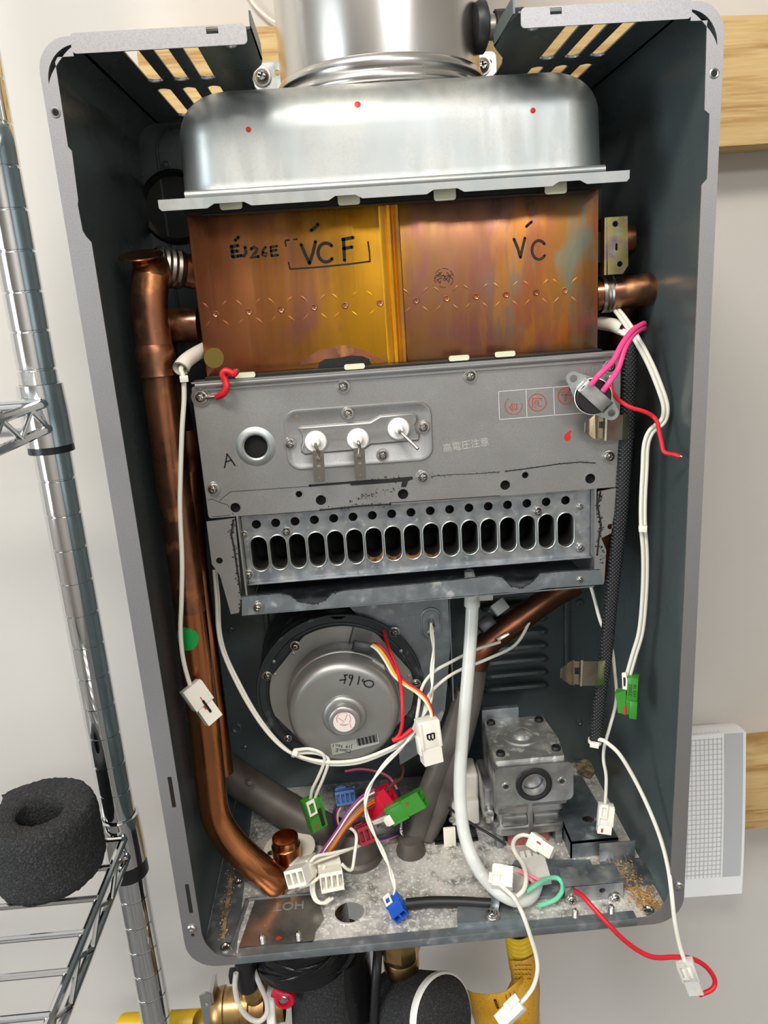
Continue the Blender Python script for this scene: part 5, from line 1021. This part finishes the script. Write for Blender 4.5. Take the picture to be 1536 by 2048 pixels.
# 12 black power cable and its clamp
t = lead('power_cable', P(900, 1806, 26), 'thick black cable lying across the case floor into a steel clamp', 'cable')
wire([(812, 1808, 0, 4.4), (860, 1804, 0, 4.4), (920, 1804, 0, 4.4), (970, 1807, 0, 4.4), (1000, 1808, 0, 4.6)], 0, None, 3.9, K['rubber'], t, 'cable', 16)
b = MB(); b.tube(pts3([(990, 1784, 0, 4), (991, 1794, 0, 9.5), (990, 1808, 0, 9.6), (988, 1822, 0, 6), (986, 1836, 0, 4.6)], 0), 3.4, 8, True, 5, .35); b.build('clamp_strap', K['galvd'], t)
screw(t, pts3([(985, 1830, 0, 5.5)], 0)[0], (0, -.3, 1), 1.2, 'clamp_screw')
t = lead('thin_cable', P(900, 1620, 96), 'thin black wire passing behind the clear hose to the gas valve', 'wire')
wire([(880, 1580, 118), (896, 1612, 106), (920, 1632, 94), (948, 1650, 84), (985, 1672, 76), (1012, 1690, 70)], 0, None, 1.1, K['rubber'], t)
# 13 clear drain hose with white elbow
t = lead('drain_hose', P(940, 1250, 96), 'translucent silicone hose hanging from under the tray and curling on the floor', 'hose')
wire([(945, 1205, 100), (941, 1280, 94), (934, 1370, 86), (926, 1460, 78), (920, 1550, 70), (921, 1610, 64), (928, 1665, 56), (943, 1712, 44), (966, 1752, 0, 16), (996, 1783, 0, 15), (1030, 1800, 0, 11), (1056, 1796, 0, 9), (1070, 1778, 0, 9), (1073, 1756, 0, 9), (1070, 1738, 0, 9)], 0, None, 4.9, K['tube'], t, 'hose', 18)
b = MB(); b.tube(pts3([(946, 1150, 100), (945, 1185, 100), (944, 1212, 100)], 0), [3, 6, 6], 18, False); b.tube(pts3([(940, 1193, 100), (984, 1190, 100)], 0), 4, 14, False); b.build('elbow_fitting', K['clear'], t)
b = MB(); b.tube(pts3([(938, 1141, 88), (940, 1157, 88)], 0), [3.4, 4.4], 12, False); b.build('drain_spigot', K['clear'], t)
# 14 plugs round the hose end
t = lead('plug_lead', P(1040, 2005, -14), 'long white wire hanging over the bottom lip to a white plug', 'wire')
wire([(992, 1763, 0, 26), (1010, 1778, 0, 24), (1030, 1798, 0, 20), (1046, 1830, -6), (1060, 1870, -9), (1072, 1910, -10), (1075, 1940, -12), (1068, 1970, -13), (1054, 1992, -14), (1040, 2007, -14)], 0, None, 1.5, WW, t)
plug(t, P(1041, 2004, -14), P(1000, 2046, -18), 11, 8, K['white'], 2, K['white'], .3, .5, .9)
pp_ = pts3([(984, 1752, 0, 26), (1026, 1757, 0, 26)], 0); wpl = plug(t, pp_[0], pp_[1], 15, 9, K['white'], 4, K['white'], -.3, .55, .96, mark=(K['redpaint'], -6, 0, 2))
t = lead('plug_lead', P(1084, 1690, 56), 'white plug with a red mark on a curled white wire below the gas valve port', 'wire')
wire([(1033, 1794, 0, 20), (1048, 1778, 0, 22), (1052, 1755, 0, 24), (1046, 1730, 0, 24), (1032, 1708, 0, 24), (1026, 1690, 0, 24), (1032, 1676, 0, 24), (1046, 1670, 0, 24), (1062, 1673, 0, 24)], 0, None, 1.6, WW, t)
pp_ = pts3([(1060, 1676, 0, 24), (1106, 1706, 0, 20)], 0); plug(t, pp_[0], pp_[1], 11, 9, K['white'], 2, None, .2, .5, .85, mark=(K['redpaint'], 1.5, 7, 10.5))
t = lead('plug_lead', P(1072, 1738, 44), 'large milky plug with pink and green wires standing on the cover plate', 'wire')
pp_ = pts3([(1064, 1710, 0, 13), (1080, 1770, 0, 9)], 0); M = frame(pp_[0], pp_[1], -.05)
b = MB(); b.box(-9, 9, -4, 4, 4, 22, .6, M)
for k in range(4): b.box(-9 + k * 4.8, -5.4 + k * 4.8, -4, 4, -2 if k != 2 else 1.5, 5, .3, M)
b.box(-2, 9, -4.4, 4.8, 14, 25, .5, M); b.build('plug', K['clear'], t)
for k in (0, 1): wire([(1026, 1737 + k * 3, 0, 20), (1044, 1742 + k * 4, 0, 20), (1062, 1756 + k * 8 - 4, 0, 18), (1082 - k * 14, 1762 + k * 4, 0, 16)], 0, None, 1.2, K['pinklt'], t)
wire([(1052, 1784, 0, 18), (1076, 1768, 0, 18), (1098, 1757, 0, 14), (1114, 1756, 0, 12), (1124, 1766, 0, 10), (1124, 1782, 0, 8), (1112, 1798, 0, 6), (1094, 1806, 0, 5.5), (1078, 1811, 0, 6)], 0, None, 1.7, K['mint'], t)
gm_ = pts3([(1024, 1768, 0, 9)], 0)[0]; b = MB(); b.lathe([(12, 0), (12, 7), (11, 8), (.01, 8)], gm_, (0, -.75, .65), 28); b.build('grommet', K['label'], t)
b = MB(); b.lathe([(12.2, 1.4), (13.2, 1.6), (13.2, 4), (12.2, 4.2)], gm_, (0, -.75, .65), 28); b.build('rubber_band', K['rubber'], t)
# ---------------------------------------------------------------- chrome wire shelf on the left
PX, PD, PR = -69, 105, 12.7
yU = q(100, 830, PD - PR)[1]; yL = q(262, 1690, PD - PR)[1]
print('shelf', yU, yL)
sh = thing('wire_shelf', W(PX, 1690, PD), 'chrome wire shelf rack with a grooved post standing left of the heater', 'shelf')
def post(x, d, y0, y1):
    b = MB(); pr = []; y = y1
    while y > y0:
        pr += [(PR, (1690 - y)), (PR, 1690 - y + 23.6), (PR - .9, 1690 - y + 24), (PR - .9, 1690 - y + 25)]; y -= 25.4
    pr = [(h[0], h[1] - (1690 - y1)) for h in pr]
    b.lathe(pr, W(x, y1, d), (0, 0, 1), 32); return b.build('post', K['chrome'], sh)
post(PX, PD, -420, 1690)
for yy in (yU, yL):
    b = MB(); b.lathe([(PR + .4, -22), (PR + 3.4, -22), (PR + 3.2, 0), (PR + 2.4, 20), (PR + .4, 20.5)], W(PX, yy, PD), (0, 0, 1), 32); b.build('collar', K['chrome'], sh)
    b = MB(); b.lathe([(PR + .2, -27 if yy == yU else -36), (PR + 2.8, -27 if yy == yU else -36), (PR + 2.4, -18), (PR + .2, -18)], W(PX, yy, PD), (0, 0, 1), 28); b.build('clip_sleeve', K['blackplastic'], sh)
    x = PX + 6
    for dy in (-8, 9):
        b = MB(); b.tube([W(x, yy + dy, PD - PR - 2), W(x, yy + dy, -330)], 3.1, 10, False); b.build('side_rail', K['chrome'], sh)
    zz = []; d = PD - PR - 6; k = 0
    while d > -320: zz.append(W(x + (1.5 if 1 else 0), yy + (-7 if k % 2 else 8), d)); d -= 22; k += 1
    b = MB(); b.tube(zz, 1.9, 8, False); b.build('zigzag_brace', K['chrome'], sh)
    for i, dd in enumerate(range(0, 13)):
        d = PD - 18 - dd * 31
        b = MB(); b.tube([W(x, yy - 10, d), W(-480, yy - 10, d)], 2.2, 8, False); b.build('shelf_wire', K['chrome'], sh)
    b = MB(); b.tube([W(PX - 2, yy - 4, PD + 2), W(-480, yy - 4, PD + 2)], 3.1, 10, False); b.build('rear_rail', K['chrome'], sh)
    b = MB(); b.tube([W(PX - 2, yy + 12, PD + 2), W(-480, yy + 12, PD + 2)], 3.1, 10, False); b.build('rear_rail', K['chrome'], sh)
post(-480, PD, -420, 1690)
# foam ring on the lower shelf
fy = yL - 13.6
fx, fd = qy(112, 1790, fy)
fb = [q(105, 1700, 20)]
rnd = random.Random(11)
b = MB(); NA, NH = 110, 16; cx, cd = qy(100, 1740, fy)
H = 52.; rows = []
def ro(a):                                         # spiral-wound strip: outer radius jumps at the loose end
    t = ((a + 2.62) % (2 * PI)) / (2 * PI); return 35.5 + 8 * (1 - t)
for j in range(NH + 1):
    h = H * j / NH; k = min(1, .94 + .06 * min(j, NH - j) / 2)
    rows.append([W(cx + (ro(2 * PI * i / NA) * k + rnd.uniform(-.7, .7)) * math.cos(2 * PI * i / NA), fy - h + rnd.uniform(-.5, .5), cd - (ro(2 * PI * i / NA) * k + rnd.uniform(-.7, .7)) * math.sin(2 * PI * i / NA)) for i in range(NA)])
for f in (.82, .66, .52, .44): rows.append([W(cx + 2 + (ro(2 * PI * i / NA) * f) * math.cos(2 * PI * i / NA), fy - H - 1 + (1.5 if f < .5 else 0) + rnd.uniform(-.7, .7), cd - 1 - ro(2 * PI * i / NA) * f * math.sin(2 * PI * i / NA)) for i in range(NA)])
for j in range(1, 8): rows.append([W(cx + 2 + 17.2 * math.cos(2 * PI * i / NA), fy - H + 6 * j, cd - 1 - 15.4 * math.sin(2 * PI * i / NA)) for i in range(NA)])
b.loft(rows, True, True); b.build('foam_ring', K['foam'], label='thick charcoal foam ring with a round hole lying on the lower wire shelf', cat='foam ring', ang=180)
# ---------------------------------------------------------------- fittings below the case
def below(u, v, d): return P(u, v, d)
# black taped insulated pipe
t = thing('insulated_pipe', W(q(640, 1900, 100)[0], 760, 100), 'thick pipe insulation wrapped in shiny black tape below the heater, beside the red valve handle', 'pipe insulation')
x0 = q(606, 1930, 90)[0]
rnd = random.Random(5)
def wob(r, h0, h1, n, o, amp, na=40):
    return [[o + Vector(((r + amp * math.sin(3 * a + j * .9) + rnd.uniform(-amp, amp) * .3) * .001 * math.cos(a), (r + amp * math.sin(2 * a - j)) * .001 * math.sin(a), (h0 + (h1 - h0) * j / n) * .001)) for a in [2 * PI * i / na for i in range(na)]] for j in range(n + 1)]
b = MB(); yt_ = q(606, 1988, 52)[1]; b.loft(wob(41, 0, 577 - yt_, 10, W(x0 + 1, 577, 94), .9)); b.build('tape_wrap', K['tape'], t, ang=60)
for k in range(9):
    b = MB(); a0_ = -2.6 + k * .2; h0 = 577 - yt_ + 6 + (k * 13) % 34
    b.tube([W(x0 + 1 + 41.5 * math.cos(a0_ + j * .2), 577 - h0 + (k % 3 - 1) * j * 3, 94 + 41.5 * math.sin(a0_ + j * .2)) for j in range(5)], [.2, .9, 1.1, .8, .2], 6); b.build('tape_fold', K['tape'], t)
b = MB(); b.loft(wob(30, 577 - yt_ + 4, -260, 10, W(x0 + 16, 577, 92), .9)); b.build('foam_cover', K['foam'], t, ang=90)
b = MB(); b.loft(wob(30, 577 - yt_, -260, 10, W(x0 + 26, 577, 98), 1.2)); b.build('tape_tail', K['tape'], t, ang=60)
# brass valve with strap, black cap, white gasket, zinc lever
vy = q(470, 2026, 80)[1]; vx0 = q(424, 2020, 80)[0]; vx1 = q(560, 2020, 80)[0]
t = thing('brass_valve', W(vx0 + 20, vy, 84), 'brass valve with a zinc tab and white strap below the heater', 'valve')
b = MB(); b.lathe([(.01, 0), (15, 0), (17.5, 3), (18.5, 8), (18.5, 10), (16.8, 11), (17, 24), (18.4, 25), (18.4, 31), (17, 32), (16, 44), (13, 46), (13, 60)], W(vx0, vy, 84), (1, 0, 0), 40); b.build('body', K['brass'], t)
b = MB(); x = q(505, 1960, 84)[0]; b.lathe([(11, 0), (11.5, 8), (10, 14), (10, 34), (.01, 34)], W(x, vy - 12, 84), (0, 0, 1), 28); b.build('branch', K['brass'], t)
xz, yz = q(399, 1986, 78); xz2 = q(421, 1986, 78)[0]
b = MB(); b.prism([(xz, yz + 1), (xz + 5, yz - 1), (xz2, yz), (xz2, yz + 60), (xz, yz + 60)], 76, 78, holes=[circ(xz + 4.4, yz + 11, 1.6, 12)]); b.box(xz2 - 1, xz2 + 2, yz, yz + 60, 77, 96); b.build('zinc_tab', K['zinc'], t)
b = MB(); xc, yc = q(490, 1935, 72); b.lathe([(.01, 0), (8.2, 0), (8.2, 3)] + [(8.6 - .5 * (k % 2), 3 + k * 2.6) for k in range(9)] + [(8, 27), (.01, 27)], W(xc, yc + 22, 74), (0, 0, 1), 22); b.box(xc - 14, xc - 7, yc + 4, yc + 14, 70, 78, 1); b.build('black_cap', K['blackplastic'], t)
b = MB(); b.tube(pts3([(472, 1946, 64), (470, 1975, 62), (478, 2010, 60), (498, 2036, 60), (520, 2042, 60), (534, 2025, 62), (532, 1998, 64), (520, 1970, 68), (508, 1940, 74)], 0), 2.1, 10); b.build('strap', K['clear'], t)
b = MB(); b.lathe([(20, 0), (21, 1), (21, 6), (20, 7), (14, 7)], W(vx1 - 9, vy, 84), (1, 0, 0), 32); b.build('white_gasket', K['ceramic'], t)
t = thing('valve_handle', P(566, 1990, 58), 'red valve handle with a steel bolt in front of the black pipe insulation', 'valve handle')
b = MB(); o = P(570, 1996, 62); b.lathe([(.01, 4), (6.8, 4), (8, 3), (8, -3), (7, -4), (5, -4), (4.6, -1), (.01, -1)], o, (0, 1, 0), 24); b.tube([P(548, 1980, 64), P(560, 1986, 62), P(574, 1990, 62)], [5.4, 5, 5], 14); b.build('handle', K['redp'], t)
b = MB(); b.lathe([(4, 0), (4, 1.6), (2.6, 1.8), (2.6, 3), (.01, 3.2)], P(567, 1996, 59), (0, -1, 0), 6); b.build('bolt', K['screw'], t)
# black cord
t = thing('black_cord', P(752, 1960, 70), 'black cord hanging below the heater between the insulation and the brass union', 'cord')
b = MB(); b.tube(pts3([(757, 1885, 100), (754, 1930, 84), (751, 1980, 76), (748, 2060, 70), (748, 2150, 70)], 0), 4.0, 14); b.build('cord', K['rubber'], t)
# brass union
t = thing('brass_union', W(q(800, 1930, 100)[0], 660, 100), 'brass union fitting below the middle of the heater above the black foam elbow', 'pipe fitting')
ux = q(803, 1930, 95)[0]
yv = lambda v: 577 - q(803, v, 82)[1]
b = MB(); b.lathe([(14, 0), (14, yv(1885)), (15.5, yv(1890)), (15.5, yv(1935)), (14.6, yv(1938)), (15.4, yv(1942)), (15.4, yv(1958)), (13.6, yv(1964)), (13.6, yv(1972)), (12, yv(1985)), (12, yv(2040))], W(ux, 577, 96), (0, 0, 1), 36); b.build('body', K['brass'], t)
b = MB(); b.lathe([(15, yv(1880)), (17.4, yv(1884)), (17.4, yv(1926)), (15, yv(1930))], W(ux, 577, 96), (0, 0, 1), 8); b.build('hex_nut', K['brass'], t, ang=20)
# foam elbow with white residue
t = thing('foam_elbow', P(850, 2020, 70), 'black foam-covered elbow with white tape on its rim under the brass union', 'pipe insulation')
b = MB(); b.tube([P(775, 1985, 120), P(775, 2040, 110), P(785, 2100, 104)], [15, 20, 22], 26); b.build('vertical_cover', K['foam'], t, ang=90)
b = MB(); o = P(880, 2035, 60); b.lathe([(.01, -8), (28, -8), (32, -4), (33, 4), (32, 14), (30, 40), (28, 60)], o, Vector((-.55, .55, -.35)), 40); b.build('end_cover', K['foam'], t, ang=90)
b = MB(); b.lathe([(31.6, -5.4), (33.4, -4), (34, -1), (33.6, .5)], o, Vector((-.55, .55, -.35)), 40); b.build('tape_rim', K['ceramic'], t)
b = MB(); b.tube([P(842, 1975, 84), P(836, 1992, 82), P(828, 2014, 80)], [6, 7, 4], 12); b.build('white_tape', K['ceramic'], t)
# yellow gas line with wrapped tag
t = thing('yellow_gas_line', P(1040, 1960, 120), 'yellow corrugated gas pipe with a wrapped yellow tag below the right of the heater', 'gas pipe')
gx, gy_ = q(1038, 1890, 110)
a0 = P(1036, 1855, 110); a1 = P(1047, 1932, 112)
ax = (a1 - a0).normalized(); L_ = (a1 - a0).length * 1000
b = MB(); b.lathe([(11.4 + 1.5 * math.cos(k * 2 * PI / 8), L_ * k / 72) for k in range(73)], a0, ax, 30); b.build('corrugated_pipe', K['yellowp'], t)
b = MB(); b.tube([P(1044, 1915, 112), P(1052, 1985, 114), P(1060, 2060, 116), P(1064, 2120, 116)], 10.4, 20); b.build('lower_pipe', K['yellowp'], t)
def strip(rows, th, name, m):
    vs = []; fs = []
    for l in rows: vs += [P(*p) for p in l]
    n = len(rows[0])
    for j in range(len(rows) - 1):
        for i in range(n - 1): fs.append((j * n + i, j * n + i + 1, (j + 1) * n + i + 1, (j + 1) * n + i))
    b = MB(); b.raw(vs, fs); o = b.build(name, m, t, ang=60)
    md = o.modifiers.new('thickness', 'SOLIDIFY'); md.thickness = th * .001; return o
strip([[(1018, 1920, 100), (1030, 1922, 97), (1045, 1922, 96), (1060, 1916, 97), (1074, 1905, 104)], [(1023, 1960, 100), (1036, 1950, 96), (1052, 1950, 95), (1066, 1945, 97), (1078, 1940, 106)], [(1010, 1986, 92), (1036, 1975, 90), (1056, 1985, 90), (1070, 1990, 94), (1080, 1985, 106)], [(990, 2020, 88), (1030, 2010, 86), (1058, 2020, 88), (1070, 2030, 94), (1078, 2040, 106)], [(985, 2060, 88), (1030, 2055, 86), (1058, 2062, 88), (1068, 2070, 94), (1074, 2080, 106)]], .5, 'tag_wrap', K['tagm'])
strip([[(925, 1975, 100), (945, 1986, 92), (975, 1990, 86), (1010, 1984, 85), (1030, 1968, 88), (1046, 1952, 94)], [(935, 2010, 100), (950, 2018, 92), (980, 2022, 86), (1014, 2014, 85), (1034, 1998, 88), (1050, 1984, 94)], [(948, 2040, 100), (962, 2046, 92), (990, 2050, 86), (1018, 2044, 85), (1040, 2030, 88), (1054, 2020, 94)], [(955, 2075, 100), (970, 2080, 92), (998, 2084, 86), (1022, 2078, 85), (1044, 2064, 88), (1056, 2054, 94)]], .5, 'tag_flap', K['tagm'])
b = MB()
for k in range(5):
    b.ribbon([P(966 + k * 12, 1998 + k * -2, 84), P(1000 + k * 4, 1996 - k * 3 + 22, 84)], .01) if False else None
for k in range(4):
    for j in range(5): b.ribbon([P(1030 + j * 7, 1930 + k * 9, 94.2), P(1030 + j * 7 + 4, 1931 + k * 9, 94.2)], .8)
for k in range(3): b.ribbon([P(1012 + k * 8, 1990 - k * 4, 83.8), P(1016 + k * 8, 2010 - k * 4, 83.8)], .6)
b.ribbon([P(990, 2000, 83.8), P(996, 2016, 83.8)], 2.2); b.build('tag_lettering', K['amberink'], t, flat=True, kind='stuff')
# yellow corrugated gas hose at the bottom left
t = thing('yellow_gas_hose', P(360, 2042, 150), 'yellow corrugated hose joining the brass valve behind the chrome post', 'gas pipe')
a0 = P(250, 2052, 168); a1 = P(404, 2045, 122); L_ = (a1 - a0).length * 1000
b = MB(); n = int(L_ / 4.2) * 4; b.lathe([(10.5 + .9 * math.cos(k * PI / 2), L_ * k / n) for k in range(n + 1)], a0, (a1 - a0), 26); b.build('hose', K['yellowp'], t)
# ---------------------------------------------------------------- beside the flue: capped stub, hanging brackets
t = thing('capped_stub', P(975, 50, 96), 'black rubber cap on a short pipe stub to the right of the flue pipe', 'pipe cap')
o = P(985, 55, 96)
b = MB(); b.tube([P(962, 55, 96), P(1000, 53, 96)], 7.4, 20, False); b.build('stub', K['terminal'], t)
b = MB(); b.lathe([(.01, -8.5), (8, -8), (13, -6), (14.6, -3), (14.6, 0), (12, 1.4), (7.6, 1.6)], P(966, 55, 96), (1, .1, 0), 32); b.build('cap', K['rubber'], t)
b = MB(); b.lathe([(8.4, 0), (9.4, .5), (9.4, 18), (8.4, 18.5)], P(988, 54, 96), (1, 0, .02), 26); b.build('sleeve', K['rubber'], t)
for (u, v), lab in (((530, 150), 'small zinc hanging bracket with a screw left of the flue pipe'), ((968, 128), 'small zinc hanging bracket right of the flue pipe under the rubber cap')):
    t = thing('hanging_bracket', P(u, v, 185), lab, 'bracket')
    x, y = q(u, v, 186)
    b = MB(); b.prism(rrect(x - 9, x + 16 if u < 700 else x + 9, y - 8, y + 12, 4, 4), 186, 187.4, holes=[circ(x + 9 if u < 700 else x + 4, y - 1, 2, 12)]); b.build('plate', K['zinc'], t)
    screw(t, P(u - 6 if u < 700 else u - 4, v + 4, 185.6), s=1.5)
# power-like thin cable on the wall at the top
t = thing('wall_cable', W(95, -60, 228), 'thin pale cable on the wall at the top left of the flue pipe', 'cable')
b = MB(); b.tube(pts3([(490, -20, 228), (505, 5, 228), (520, 22, 228), (545, 42, 228), (570, 52, 228)], 0), 1.2, 8); b.build('cable', K['white'], t)
